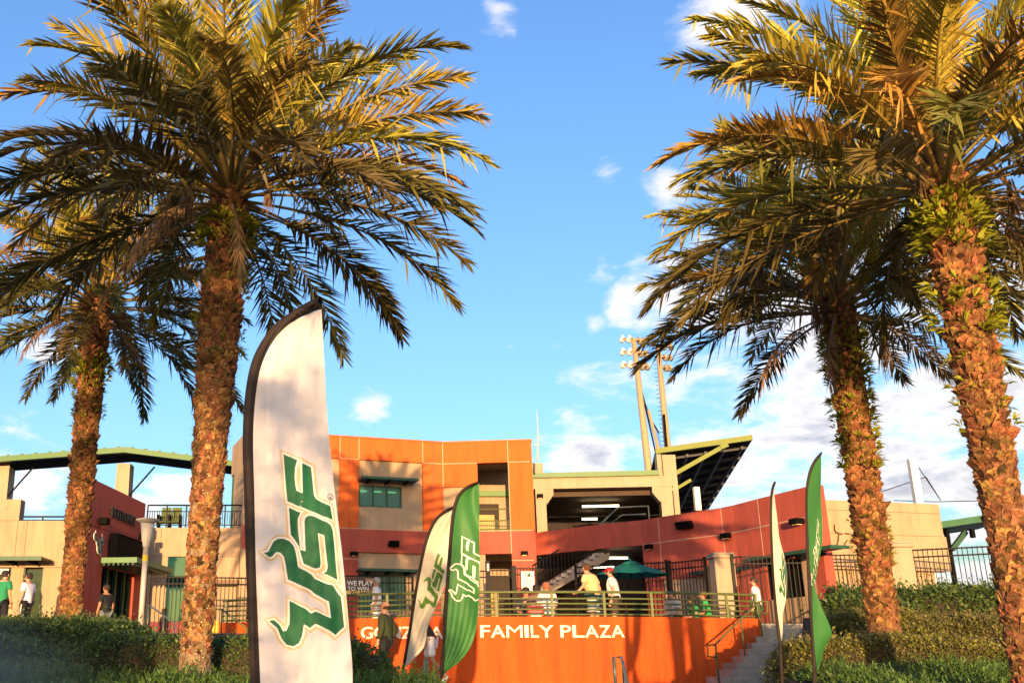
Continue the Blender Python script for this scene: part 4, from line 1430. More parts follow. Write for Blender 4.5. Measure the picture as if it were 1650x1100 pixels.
# ------------------------------------------------------------------ lamp post
lp = thing('lamp_post', 'pale metal lamp post with funnel shaped shade left of the big palm trunk', 'lamp', (xx(226, 1020, 19), 19, 0.6))
b, t = at(225, 1030, 19), at(236, 872, 19)
MB().path([(t.x, 19, 0.5), (t.x, 19, t.z)], [0.055, 0.048], 12).build('post', POLEW, lp, smooth=True)
MB().lathe((t.x, 19, t.z - 0.02), [(0.052, -0.08), (0.065, -0.07), (0.07, 0.0), (0.085, 0.02), (0.118, 0.27), (0.13, 0.34), (0.12, 0.345)], 20).build('lamp_shade', LAMPW, lp, smooth=True)
MB().lathe((t.x, 19, t.z + 0.33), [(0.12, 0.0), (0.215, 0.06), (0.22, 0.07), (0.10, 0.10), (0.02, 0.105)], 20).build('lamp_brim', LAMPW, lp, smooth=True)
MB().lathe((t.x, 19, t.z - 0.3), [(0.053, -0.06), (0.053, 0.06)], 12).build('yellow_band', mat('yellow_tape', (0.7, 0.5, 0.06)), lp)

# ------------------------------------------------------------------ palms
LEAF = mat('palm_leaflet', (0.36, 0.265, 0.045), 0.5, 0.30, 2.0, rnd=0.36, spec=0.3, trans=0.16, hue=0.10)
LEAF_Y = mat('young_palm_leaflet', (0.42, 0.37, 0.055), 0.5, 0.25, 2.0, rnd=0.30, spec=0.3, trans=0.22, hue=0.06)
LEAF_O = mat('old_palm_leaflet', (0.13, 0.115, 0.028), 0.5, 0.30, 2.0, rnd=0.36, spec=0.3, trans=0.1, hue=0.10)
RACHIS = mat('palm_rachis', (0.20, 0.14, 0.035), 0.5, 0.2, 2.0, rnd=0.2)
DRYLEAF = mat('dry_palm_leaf', (0.26, 0.15, 0.07), 0.8, 0.25, 3.0, rnd=0.25)
BOOT = mat('palm_boot', (0.085, 0.034, 0.013), 0.9, 0.35, 16.0, 1.0, 45, rnd=0.5, rgb2=(0.36, 0.155, 0.050))
BOOTCUT = mat('palm_boot_cut', (0.16, 0.07, 0.028), 0.9, 0.2, 18.0, 0.8, 60, rnd=0.5, rgb2=(0.42, 0.22, 0.095))
BOOT2 = mat('palm_remnant', (0.06, 0.024, 0.010), 0.95, 0.4, 22.0, 0.8, 60, island=0.8, rgb2=(0.40, 0.19, 0.065))
BARK = mat('palm_bark', (0.085, 0.036, 0.016), 0.95, 0.5, 14.0, 0.9, 30, rgb2=(0.24, 0.11, 0.045))
LICHEN = mat('lichened_bark', (0.11, 0.055, 0.028), 0.95, 0.4, 9.0, 0.9, 30, rgb2=(0.33, 0.24, 0.13))
FIBRE = mat('palm_fibre', (0.20, 0.095, 0.035), 0.9, 0.3, 6.0, island=0.4)
FERN = mat('trunk_fern', (0.27, 0.29, 0.022), 0.55, 0.2, 6.0, island=0.35, trans=0.2)
LICHP = mat('lichen_patch', (0.40, 0.34, 0.19), 0.95, 0.3, 20.0, island=0.3)


def frond_mesh(L, el0, droop, seed, dry=False, nl=92, leaf=None):
    rg = random.Random(seed)
    ns = 16
    pts, tan = [], []
    p = np.zeros(3)
    side_sway = rg.uniform(-0.14, 0.14)
    for i in range(ns + 1):
        t = i / ns
        a = el0 - droop * t ** 1.55
        h = side_sway * t
        d = np.array([math.cos(a) * math.cos(h), math.cos(a) * math.sin(h), math.sin(a)])
        pts.append(p.copy())
        tan.append(d)
        p = p + d * L / ns
    pts, tan = np.array(pts), np.array(tan)
    V, F, LT, MI = [], [], [], []

    def add(vs, fs, mi):
        k = len(V)
        V.extend(vs)
        for f in fs:
            F.extend([i + k for i in f])
            LT.append(len(f))
            MI.append(mi)

    # rachis: three-sided, broad at the base
    ring = []
    for i in range(ns + 1):
        t = i / ns
        T = tan[i]
        S_ = np.cross(T, [0, 0, 1.0])
        S_ /= max(np.linalg.norm(S_), 1e-6)
        U_ = np.cross(S_, T)
        w = 0.042 * (1 - t) ** 2.6 + 0.006
        hgt = 0.020 * (1 - t) + 0.005
        ring += [pts[i] + S_ * w, pts[i] + U_ * hgt, pts[i] - S_ * w, pts[i] - U_ * hgt * 0.9]
    fs = []
    for i in range(ns):
        for k in range(4):
            a, b = i * 4 + k, i * 4 + (k + 1) % 4
            fs.append((a, b, b + 4, a + 4))
    add(ring, fs, 1)

    def sample(t):
        x = t * ns
        i = min(int(x), ns - 1)
        f = x - i
        return pts[i] * (1 - f) + pts[i + 1] * f, tan[i] * (1 - f) + tan[i + 1] * f

    for sd in (-1, 1):
        for k in range(nl):
            t = 0.22 + 0.78 * (k + rg.random() * 0.8) / nl
            P, T = sample(min(t, 0.999))
            T = T / np.linalg.norm(T)
            Sv = np.cross(T, [0, 0, 1.0])
            nn = np.linalg.norm(Sv)
            Sv = Sv / nn if nn > 1e-3 else np.array([0, 1.0, 0])
            Uv = np.cross(Sv, T)
            ang = R(62 - 38 * t + rg.uniform(-11, 11))
            vee = rg.choice((0.15, 0.42, 0.62)) + rg.uniform(-0.15, 0.15)
            d = T * math.cos(ang) + (Sv * sd * math.cos(vee) + Uv * math.sin(vee)) * math.sin(ang)
            prof = 0.45 + 0.75 * math.sin(min(1, (t - 0.12) / 0.5) * math.pi / 2) if t < 0.62 else 1.2 - 0.72 * ((t - 0.62) / 0.38) ** 1.4
            ll = 0.47 * prof * rg.uniform(0.85, 1.12)
            if t < 0.27:
                ll *= 0.5
            if dry:
                ll *= rg.uniform(0.5, 1.0)
                d = d * 0.6 + np.array([rg.uniform(-.2, .2), rg.uniform(-.2, .2), -0.7])
            if not dry and rg.random() < 0.06:          # broken, hanging leaflet
                d = d * 0.5 + np.array([rg.uniform(-.3, .3), rg.uniform(-.3, .3), -0.8])
            d = d / np.linalg.norm(d)
            wv = np.cross(d, Uv + 0.3 * Sv * sd)
            wv = wv / max(np.linalg.norm(wv), 1e-6)
            tw = rg.gauss(0, 0.75)                      # every leaflet is turned a little about its own length
            wv = wv * math.cos(tw) + np.cross(d, wv) * math.sin(tw)
            w = (0.0175 if not dry else 0.010) * rg.uniform(0.85, 1.2)
            sag = np.array([0, 0, -ll * rg.uniform(0.02, 0.16)])
            m_ = P + d * ll * 0.45
            e_ = P + d * ll + sag
            add([P - wv * w * 0.5, P + wv * w * 0.5, m_ + wv * w, m_ - wv * w, e_], [(0, 1, 2, 3), (3, 2, 4)], 0)
    return np_mesh('frond', np.array(V), F, LT, [DRYLEAF if dry else (leaf or LEAF), DRYLEAF if dry else RACHIS], MI)


CLASSES = []
for ci, (el, dr) in enumerate(((86, 18), (78, 30), (70, 42), (61, 52), (52, 60), (42, 64), (32, 64), (22, 62), (12, 58), (2, 54), (-10, 50), (-24, 44), (-38, 36))):
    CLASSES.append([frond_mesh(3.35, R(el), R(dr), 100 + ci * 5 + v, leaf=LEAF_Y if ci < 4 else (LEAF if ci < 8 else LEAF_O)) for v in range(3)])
DRYF = [frond_mesh(2.6, R(-20), R(60), 900, True, 50), frond_mesh(2.3, R(-40), R(45), 901, True, 50)]


def boot_mesh(seed):
    rg = random.Random(seed)
    w0, w1 = 0.095 * rg.uniform(.8, 1.2), 0.062 * rg.uniform(.7, 1.3)
    h = 0.062 * rg.uniform(.75, 1.3)
    d = 0.070 * rg.uniform(.6, 1.4)
    mb = MB()
    # sheath widening down, cut stub leaning out and up
    mb.add([(-.03, -w0, -h), (-.03, w0, -h), (0.015, w0 * .75, -h * .9), (0.015, -w0 * .75, -h * .9),
            (-.03, -w1, h * .7), (-.03, w1, h * .7), (d, w1 * .8, h), (d, -w1 * .8, h * .96),
            (d * .8, w1, h * .45), (d * .8, -w1, h * .42)],
           [(0, 1, 2, 3), (3, 2, 8, 9), (1, 5, 6, 8, 2), (0, 3, 9, 7, 4), (5, 4, 7, 6), (0, 4, 5, 1)], 0)
    mb.add([(d * .803, w1 * .97, h * .46), (d * .803, -w1 * .97, h * .43), (d * 1.003, -w1 * .78, h * .95), (d * 1.003, w1 * .78, h * .99)], [(0, 3, 2, 1)], 1)
    return mb.mesh('leaf_base', [BOOT, BOOTCUT])


BOOTS = [boot_mesh(s) for s in range(6)]


def palm(label, base, zc, prof, nf, seed, spin, ferns, smooth_below=0.0, lich=False, ltop=None, fscale=1.0, fruit=(), dead=3, lowcut=0, lean=0.0):
    """prof: list of (z, radius); ferns: list of (z0, z1, count)"""
    rg = random.Random(seed)
    x, y, z0 = base
    g = thing('palm_tree', label, 'palm tree', (x, y, z0), group='date palms')
    # trunk core
    def rad(z):
        return lerp_tab(z, prof) * 0.70
    def cx(z):
        return x + lean * max(0, (z - z0) / (zc - z0)) ** 1.3
    nz, na = 90, 28
    V, F = [], []
    for j in range(nz + 1):
        z = z0 - 0.15 + (zc + 0.15 - z0 + 0.15) * j / nz
        for i in range(na):
            a = 2 * math.pi * i / na
            rr = rad(z) * (1 + 0.05 * math.sin(9 * a + z * 21) * math.sin(z * 13 + a * 3) + 0.05 * rg.uniform(-1, 1))
            if z < z0 + 0.45:
                rr *= 1 + 0.38 * ((z0 + 0.45 - z) / 0.6) ** 1.5 * (0.75 + 0.25 * math.sin(5 * a))
            V.append((cx(z) + rr * math.cos(a), y + rr * math.sin(a), z))
    for j in range(nz):
        for i in range(na):
            a, b = j * na + i, j * na + (i + 1) % na
            F.append((a, b, b + na, a + na))
    F.append(tuple(range(nz * na, (nz + 1) * na)))
    mb = MB()
    mb.add(V, F)
    zl = z0 + (zc - z0) * 0.30
    for k, f in enumerate(mb.f):
        if lich and V[f[0]][2] < zl + 0.4 * math.sin(5 * math.atan2(V[f[0]][1] - y, V[f[0]][0] - x)):
            mb.m[k] = 1
    tr = mb.build('trunk', [BARK, LICHEN], g)
    # leaf bases in spirals; the hidden far side is left bare
    rows = int((zc - z0 - 0.25) / 0.098)
    cnt = 0
    spots = []
    for j in range(rows):
        z = z0 + 0.32 + j * 0.098
        per = 9
        for i in range(per):
            a = 2 * math.pi * (i + 0.5 * (j % 2)) / per + j * 0.13 + rg.uniform(-.09, .09)
            spots.append((a, z + rg.uniform(-.045, .045)))
    spots = [s for s in spots if math.sin(s[0]) < 0.22]
    while len(spots) > 296:
        spots.pop(rg.randrange(len(spots)))
    for a, z in spots:
        worn = z < smooth_below
        sc = rg.uniform(0.6, 1.08) * (0.88 if not worn else 0.8)
        out = (0.45 if worn else rg.choice((0.5, 0.8, 1.0, 1.5)))
        if rg.random() < (0.22 if worn else 0.08):
            continue
        rr = rad(z) * 0.97
        piece('leaf_base', BOOTS[rg.randrange(6)], tr, (cx(z) + rr * math.cos(a), y + rr * math.sin(a), z),
              (rg.uniform(-.35, .35), rg.uniform(-.35, .25), a + rg.uniform(-.3, .3)), (sc * out, sc * rg.uniform(.75, 1.15), sc * rg.uniform(0.7, 1.15)))
    # ragged remnants between them, too small to tell apart
    fm = MB()
    for k in range(1500):
        a, z = rg.uniform(math.pi * .88, math.pi * 2.12), rg.uniform(z0 + .25, zc)
        rr = rad(z) * 1.0
        s_ = rg.uniform(.018, .05)
        c_, n_ = Vector((cx(z) + rr * math.cos(a), y + rr * math.sin(a), z)), Vector((math.cos(a), math.sin(a), rg.uniform(-.3, .8))).normalized()
        t_ = Vector((-math.sin(a), math.cos(a), rg.uniform(-.5, .5))).normalized() * s_
        u_ = Vector((0, 0, s_ * rg.uniform(.4, 1.2)))
        n_ = n_ * s_ * rg.uniform(.5, 1.7) * (0.55 if z < smooth_below else 1.0)
        fm.add([c_ - t_ - u_, c_ + t_ - u_, c_ + t_ * .7 + u_ * .3 + n_ * .8, c_ - t_ * .6 + u_ * .5 + n_, c_ + u_ * 1.3], [(0, 1, 2, 3), (3, 2, 4), (0, 3, 4), (1, 4, 2)], 0)
    ro = fm.build('bark_remnant', BOOT2, g)
    ro['kind'] = 'stuff'
    # loose fibres
    V, F, LT = [], [], []
    for k in range(2200):
        a, z = rg.uniform(0, 2 * math.pi), rg.uniform(max(z0 + .4, smooth_below - 0.6), zc)
        rr = rad(z)
        o = Vector((cx(z) + rr * math.cos(a), y + rr * math.sin(a), z))
        d = Vector((math.cos(a + rg.uniform(-.9, .9)), math.sin(a + rg.uniform(-.9, .9)), rg.uniform(-.5, .9))).normalized() * rg.uniform(.05, .17)
        wv = d.cross(Vector((0, 0, 1))).normalized() * 0.0035
        i0 = len(V)
        V += [o - wv, o + wv, o + d]
        F += [i0, i0 + 1, i0 + 2]
        LT.append(3)
    fo = link(bpy.data.objects.new('fibre', np_mesh('fibre', np.array([tuple(v) for v in V]), F, LT, FIBRE)), g)
    fo['kind'] = 'stuff'
    if lich:
        V, F, LT = [], [], []
        for k in range(800):
            a = rg.uniform(math.pi * .95, math.pi * 2.05)
            z = z0 + (zc - z0) * 0.75 * rg.random() ** 1.5
            rr = rad(z) * 1.04 * (1 + (0.3 * max(0, (z0 + .45 - z) / .6)))
            o = Vector((cx(z) + rr * math.cos(a), y + rr * math.sin(a), z))
            nrm = Vector((math.cos(a), math.sin(a), rg.uniform(-.4, .6))).normalized()
            t1 = nrm.orthogonal().normalized()
            t2 = nrm.cross(t1)
            s_ = rg.uniform(.004, .012)
            i0 = len(V)
            c = o + nrm * rg.uniform(.0, .04)
            V += [c + (t1 * math.cos(q) + t2 * math.sin(q)) * s_ * rg.uniform(.6, 1.2) for q in (0, 1.25, 2.5, 3.8, 5.0)]
            F += [i0, i0 + 1, i0 + 2, i0 + 3, i0 + 4]
            LT.append(5)
        lo = link(bpy.data.objects.new('lichen', np_mesh('lichen', np.array([tuple(v) for v in V]), F, LT, LICHP)), g)
        lo['kind'] = 'stuff'
    # ferns rooted between the leaf bases
    V, F, LT = [], [], []
    for (fz0, fz1, cnt, size) in ferns:
        for k in range(cnt):
            a, z = rg.uniform(math.pi * 0.85, math.pi * 2.15), rg.uniform(fz0, fz1)
            rr = rad(z) + 0.055
            o = Vector((cx(z) + rr * math.cos(a), y + rr * math.sin(a), z))
            for b in range(rg.randint(3, 6)):
                d = Vector((math.cos(a) + rg.uniform(-.9, .9), math.sin(a) + rg.uniform(-.9, .9), rg.uniform(-.1, 1.5))).normalized()
                l_ = size * rg.uniform(.6, 1.25)
                wv = d.cross(Vector((rg.uniform(-1, 1), rg.uniform(-1, 1), 1))).normalized() * size * 0.10
                m1 = o + d * l_ * .5
                tip = o + d * l_ + Vector((0, 0, -.25 * l_))
                i0 = len(V)
                V += [o, m1 + wv, tip, m1 - wv]
                F += [i0, i0 + 1, i0 + 2, i0 + 3]
                LT.append(4)
    if V:
        fo = link(bpy.data.objects.new('fern', np_mesh('fern', np.array([tuple(v) for v in V]), F, LT, FERN)), g)
        fo['kind'] = 'stuff'
    # fronds
    ga = math.pi * (3 - 5 ** 0.5)
    for k in range(nf):
        t = k / (nf - 1)
        ci = t ** 0.85 * (len(CLASSES) - 1 - lowcut) + rg.uniform(-.7, .7)
        ci = max(0, min(len(CLASSES) - 1 - lowcut, int(round(ci))))
        az = spin + k * ga + rg.uniform(-.15, .15)
        r0 = rad(zc) * (0.25 + 0.5 * t)
        zz_ = zc + 0.22 - 0.50 * t
        s_ = fscale * rg.uniform(0.88, 1.08) * (0.86 if ci < 2 else 1)
        piece('frond', CLASSES[ci][rg.randrange(3)], g, (x + lean + r0 * math.cos(az), y + r0 * math.sin(az), zz_), (rg.uniform(-.35, .35), rg.uniform(-.06, .06), az), (s_, s_, s_))
    for k in range(dead):
        az = rg.uniform(math.pi * .9, math.pi * 2.1)
        piece('dry_frond', DRYF[k % 2], g, (x + lean + rad(zc) * .8 * math.cos(az), y + rad(zc) * .8 * math.sin(az), zc - 0.35), (0, 0, az), (fscale * .8,) * 3)
    # hanging dry flower stalks
    for (dx, dy, dzz, ln) in fruit:
        mb = MB()
        top = Vector((x + lean + dx * .35, y + dy * .35, zc + 0.05))
        tip = Vector((x + lean + dx, y + dy, zc + dzz))
        mid = top.lerp(tip, .6) + Vector((0, 0, .22))
        stem = catmull([top, mid, tip], 4)
        mb.path(stem, 0.018, 5)
        for q in range(46):
            d = Vector((rg.gauss(0, .10), rg.gauss(0, .10), -1)) * ln * rg.uniform(.55, 1.05)
            s0 = tip + Vector((rg.gauss(0, .015), rg.gauss(0, .015), rg.uniform(-.06, .08)))
            mb.path([s0, s0 + d * .5 + Vector((d.x * .2, d.y * .2, 0)), s0 + d], [0.006, 0.006, 0.003], 3, cap=False)
        mb.build('dry_flower_stalk', DRYLEAF, g)
    return g


P1, P2, P3, P4 = (-2.10, 12.0, 0.20), (-5.04, 17.0, 0.85), (5.78, 9.5, -0.25), (6.66, 14.0, 0.60)
palm('big date palm left of centre with pale lichened lower trunk, behind the tall white flag', P1, 6.30,
     [(0, .235), (1.5, .235), (2.6, .26), (3.6, .31), (4.4, .34), (5.4, .30), (6.4, .30)], 80, 11, 0.4,
     [(5.4, 5.8, 80, .18), (3.9, 5.4, 50, .12)], smooth_below=3.3, lich=True, fruit=((-.75, -.25, -.35, .55), (-.45, -.45, -.25, .5), (.55, -.35, -.2, .4)), lowcut=2, lean=0.13)
palm('smaller date palm at far left standing in the hedge before the ticket office', P2, 6.55,
     [(0, .25), (2, .24), (3.5, .25), (5, .28), (6.6, .34)], 70, 23, 1.1,
     [(4.9, 5.5, 90, .17), (4.2, 4.9, 40, .11)], smooth_below=2.4, fscale=0.86, fruit=((-.6, -.3, -.2, .45), (.55, -.3, -.35, .4), (.85, -.2, -.3, .35)), lowcut=1)
palm('tall date palm at the right edge with bright green ferns on its trunk', P3, 5.18,
     [(-.2, .23), (1.4, .23), (2.2, .24), (2.9, .26), (4.0, .285), (5.3, .28)], 80, 35, 2.2,
     [(4.25, 4.86, 120, .20), (3.35, 3.95, 70, .17), (2.4, 3.35, 50, .10)], smooth_below=2.1, fscale=0.88, fruit=((.68, -.22, -.6, .85), (-.45, -.4, -.1, .36), (.77, .1, -.1, .45)), lowcut=3)
palm('shorter date palm behind the right one rising from the clipped hedge', P4, 5.50,
     [(0.5, .27), (1.2, .27), (2.5, .27), (4, .28), (5.6, .30)], 74, 47, 0.9,
     [(4.3, 4.95, 90, .17), (2.9, 4.25, 150, .13), (1.6, 2.3, 90, .07)], smooth_below=1.6, fscale=0.88, fruit=((-.5, -.4, -.3, .5), (.35, -.5, -.6, .8)), lowcut=3)

# the next palm of the row stands behind the viewer; its shade falls towards the big palm and the terrace wall
palm('date palm of the same row standing behind the viewer', (-5.3, -10.0, -1.35), 5.6,
     [(-1.4, .27), (2, .27), (6, .31)], 80, 59, 0.2, [(4.6, 5.2, 20, .15)], smooth_below=1.0, lowcut=1)

# ------------------------------------------------------------------ feather flags
CLOTH_W = mat('white_flag_cloth', (0.76, 0.72, 0.71), 0.7, 0.03, 1.5, 0.45, 5, stretch=(2.2, 1, 0.5), spec=0.2, trans=0.25)
CLOTH_SUN = mat('sun_tinted_white_cloth', (0.74, 0.68, 0.52), 0.7, 0.03, 1.5, 0.15, 10, spec=0.2, trans=0.2)  # white cloth again, with the low sun's warmth put into its colour
CLOTH_G = mat('green_flag_cloth', (0.045, 0.19, 0.045), 0.55, 0.06, 1.5, 0.15, 10, spec=0.35, trans=0.2)
SLEEVE = mat('dark_flag_sleeve', (0.020, 0.012, 0.010), 0.75, 0.1, 6)
PR_GREEN = mat('printed_green', (0.012, 0.115, 0.045), 0.6, 0.08, 5, spec=0.25)
PR_LIME = mat('printed_leaf_green', (0.085, 0.20, 0.03), 0.6, 0.08, 5, spec=0.25)
PR_WHITE = mat('printed_white', (0.76, 0.73, 0.71), 0.65, 0.03, 5)
PR_GOLD = mat('printed_gold', (0.60, 0.45, 0.24), 0.65, 0.05, 5)


def interp(tab, y):
    tab = sorted(tab, key=lambda q: q[1])
    if y <= tab[0][1]:
        return tab[0][0]
    for (xa, ya), (xb, yb) in zip(tab, tab[1:]):
        if y <= yb:
            t = (y - ya) / max(yb - ya, 1e-6)
            return xa + (xb - xa) * t
    return tab[-1][0]


def smooth_tab(tab):
    P = catmull([(x, y, 0) for x, y in tab], 8)
    return [(p.x, p.y) for p in P]


def dense_poly(P, maxlen):
    """ear-clipped polygon, its long edges split until the print can follow the cloth"""
    V = [(float(x), float(y)) for x, y in P]
    T = [tuple(t) for t in tessellate_polygon([[Vector((x, y, 0)) for x, y in P]])]
    for _ in range(6):
        mid = {}

        def m_(a, b):
            k = (min(a, b), max(a, b))
            if k not in mid:
                if math.hypot(V[a][0] - V[b][0], V[a][1] - V[b][1]) <= maxlen:
                    mid[k] = None
                else:
                    V.append(((V[a][0] + V[b][0]) / 2, (V[a][1] + V[b][1]) / 2))
                    mid[k] = len(V) - 1
            return mid[k]

        out = []
        for a, b, c in T:
            ab, bc, ca = m_(a, b), m_(b, c), m_(c, a)
            k = sum(q is not None for q in (ab, bc, ca))
            if k == 0:
                out.append((a, b, c))
            elif k == 3:
                out += [(a, ab, ca), (ab, b, bc), (ca, bc, c), (ab, bc, ca)]
            else:
                if k == 1:
                    while ab is None:
                        a, b, c, ab, bc, ca = b, c, a, bc, ca, ab
                    out += [(a, ab, c), (ab, b, c)]
                else:
                    while ca is not None:
                        a, b, c, ab, bc, ca = b, c, a, bc, ca, ab
                    out += [(a, ab, c), (ab, bc, c), (ab, b, bc)]
        if len(out) == len(T):
            break
        T = out
    return V, T


def affine(src, dst):
    A = np.array([[x, y, 1] for x, y in src], float)
    Mx = np.linalg.solve(A, np.array([d[0] for d in dst], float))
    My = np.linalg.solve(A, np.array([d[1] for d in dst], float))
    return lambda x, y: (Mx[0] * x + Mx[1] * y + Mx[2], My[0] * x + My[1] * y + My[2])


def feather_flag(label, lead, trail, Y0, dY, cloth, wave, logo_tf, layers, sw, foot_z, step, wseed=0.0, regmark=False):
    """lead / trail: outline seen from the path; the cloth runs from the pole (depth Y0) to the free edge (depth Y0 + dY)"""
    lead, trail = smooth_tab(lead), smooth_tab(trail)
    ytop, ybot = min(p[1] for p in lead), max(p[1] for p in trail)
    yfoot = max(p[1] for p in lead)

    def surf(u, y):
        xl, xr = interp(lead, y), interp(trail, y)
        a, b = at(xl, y, Y0), at(max(xr, xl - 60), y, Y0 + dY)
        p = a.lerp(b, u)
        d = wave(u, (y - ytop) / (ybot - ytop))
        return p + Vector((0, d, 0))

    def uv(x, y):
        xl, xr = interp(lead, y), interp(trail, y)
        return (x - xl) / max(abs(xr - xl), 1.0) * (1 if xr >= xl else -1)

    def normal(u, y):
        p = surf(u, y)
        n = (surf(u + .02, y) - p).cross(surf(u, y + 2.0) - p)
        n = n.normalized() if n.length > 1e-9 else Vector((0, -1, 0))
        return n if n.y < 0 else -n

    base = at(interp(lead, yfoot), yfoot, Y0)
    g = thing('feather_flag', label, 'flag', (base.x, Y0, foot_z), group='feather flags')
    # cloth and sleeve share the surface; the sleeve keeps an even breadth along the bent pole
    NU, NY = 26, 110
    ys = [ytop + (ybot - ytop) * (j / NY) ** 1.15 for j in range(NY + 1)]

    def sleeve_u(y):
        xa, xb = interp(lead, y - 2), interp(lead, y + 2)
        dx = xb - xa
        w = sw * math.hypot(dx, 4.0) / 4.0
        xl, xr = interp(lead, y), interp(trail, y)
        return max(0.02, min(1.0, w / max(abs(xr - xl), 1.0)))

    for part in ('cloth', 'sleeve'):
        mb = MB()
        for y in ys:
            su = sleeve_u(y)
            for i in range(NU + 1):
                t = i / NU
                u = su + (1 - su) * t if part == 'cloth' else -0.004 + (su + 0.006) * t
                p = surf(u, y)
                if part == 'sleeve':
                    bul = math.sin(math.pi * t) * 0.022 + 0.004
                    p = p + normal(min(max(u, 0.01), .97), y) * bul
                mb.v.append(tuple(p))
        for j in range(NY):
            for i in range(NU):
                a = j * (NU + 1) + i
                mb.f.append((a, a + 1, a + NU + 2, a + NU + 1))
                mb.m.append(0)
        mb.build(part, cloth if part == 'cloth' else SLEEVE, g, smooth=True)
    # pole inside the sleeve, down to its ground spike
    pp = [surf(0.0, y) + Vector((0.02, 0.02, 0)) for y in ys[2::6]]
    pp.append(Vector((base.x, Y0 + .02, base.z)))
    if foot_z < base.z - 0.05:
        pp.append(Vector((base.x, Y0 + .02, foot_z)))
    MB().path(pp, [0.006 + 0.016 * i / len(pp) for i in range(len(pp))], 8).build('pole', SLEEVE, g, smooth=True)
    for k in range(4):
        a = k * math.pi / 2 + .4
        MB().path([(base.x, Y0 + .02, foot_z + .06), (base.x + .38 * math.cos(a), Y0 + .02 + .38 * math.sin(a), foot_z + .015)], 0.014, 6).build('base_leg', SLEEVE, g)
    for li, (grow, m, off, nm) in enumerate(layers):
        for gi, P in enumerate((LOGO_F, LOGO_S, LOGO_U)):
            Q = [logo_tf(x, y) for x, y in (poly_offset(P, grow) if grow else P)]
            V, F = dense_poly(Q, step)
            vs = []
            for (x, y) in V:
                u = uv(x, y)
                u = min(max(u, 0.0), 0.995)
                vs.append(tuple(surf(u, y) + normal(u, y) * (off + 0.0006 * gi)))
            MB().add(vs, F).build(nm, m, g, smooth=True)
    if regmark:
        c = (532, 799)
        ring = [(c[0] + 5.2 * math.cos(q), c[1] + 5.6 * math.sin(q)) for q in np.linspace(0, 2 * math.pi, 21)[:-1]]
        inn = [(c[0] + 4.2 * math.cos(q), c[1] + 4.6 * math.sin(q)) for q in np.linspace(0, 2 * math.pi, 21)[:-1]]
        pt = lambda x, y: tuple(surf(uv(x, y), y) + normal(uv(x, y), y) * 0.006)
        INK = mat('black_ink', (0.03, 0.05, 0.04))
        MB().add([pt(*q) for q in ring + inn], [(i, (i + 1) % 20, 20 + (i + 1) % 20, 20 + i) for i in range(20)]).build('mark_ring', INK, g)
        o_ = surf(uv(534.6, 802), 802) + Vector((0, -0.007, 0))
        fit_text('mark_letter', 'R', INK, g, o_, Vector((0, 0, 1)), Vector((-1, 0, 0)), 0.024, 0.020, 0.01, 0.0005)
    return g


near_tf = lambda x, y: (400 + x / 3.053, 700 + y / 3.056)
src3 = [(172, 95), (100, 915), (425, 985)]
feather_flag('tall white feather flag with green horned logo nearest to the camera',
             [(517, 481), (480, 496), (442, 523), (412, 568), (398, 620), (392, 700), (394, 800), (397, 920), (402, 1060), (406, 1180), (410, 1300)],
             [(517, 481), (521, 560), (529, 690), (540, 800), (552, 900), (562, 1010), (568, 1090), (560, 1180), (480, 1280), (412, 1290)], 7.0, 0.02, CLOTH_W,
             lambda u, v: u * (0.024 * math.sin(9 * v + 2.2 * u) + 0.014 * math.sin(23 * v - 7 * u) + 0.008 * math.sin(41 * v + 13 * u)) + 0.006 * math.sin(22 * u - 9 * v) * (1 - u) * 2 + 0.004 * math.sin(47 * u + 16 * v) + 0.05 * u * u * math.sin(3.2 * v + .6),
             near_tf, [(20, PR_GOLD, 0.003, 'logo_outline'), (10, PR_WHITE, 0.006, 'logo_outline'), (0, PR_GREEN, 0.009, 'logo_letter')], 15.5, -1.35, 9, regmark=True)
feather_flag('sun-tinted white feather flag leaning in front of the orange wall, left of the green one',
             [(738, 813), (722, 818), (703, 832), (690, 855), (680, 888), (668, 950), (657, 1020), (647, 1078), (645, 1110)],
             [(738, 813), (735, 850), (728, 905), (716, 945), (699, 985), (689, 1012), (684, 1040), (670, 1058), (649, 1079)], 16.2, 0.2, CLOTH_SUN,
             lambda u, v: 0.07 * u * math.sin(7 * v + 2 * u) + 0.03 * u * math.sin(19 * v + 6 * u) + 0.008 * math.sin(30 * v + 24 * u) * u,
             affine(src3, [(704.6, 890.5), (673, 966), (697, 979)]), [(0, PR_LIME, 0.010, 'logo_letter')], 4.6, -0.452, 4)
feather_flag('green feather flag with white outlined logo in front of the wall lettering',
             [(772, 775), (757, 779), (742, 790), (732, 808), (726, 840), (721, 900), (716, 970), (712, 1040), (708, 1090), (706, 1112)],
             [(772, 775), (772, 850), (772, 920), (771, 985), (766, 1020), (756, 1046), (740, 1066), (722, 1080), (710, 1091)], 14.6, 0.12, CLOTH_G,
             lambda u, v: 0.05 * u * math.sin(6 * v + 3 * u) + 0.025 * u * math.sin(17 * v - 9 * u) + 0.012 * math.sin(38 * u + 14 * v) * max(0, v - .45) * 2,
             affine(src3, [(745, 865), (723, 950.5), (765, 966)]), [(17, PR_WHITE, 0.012, 'logo_outline'), (0, CLOTH_G, 0.018, 'logo_letter')], 5.4, -0.452, 4)
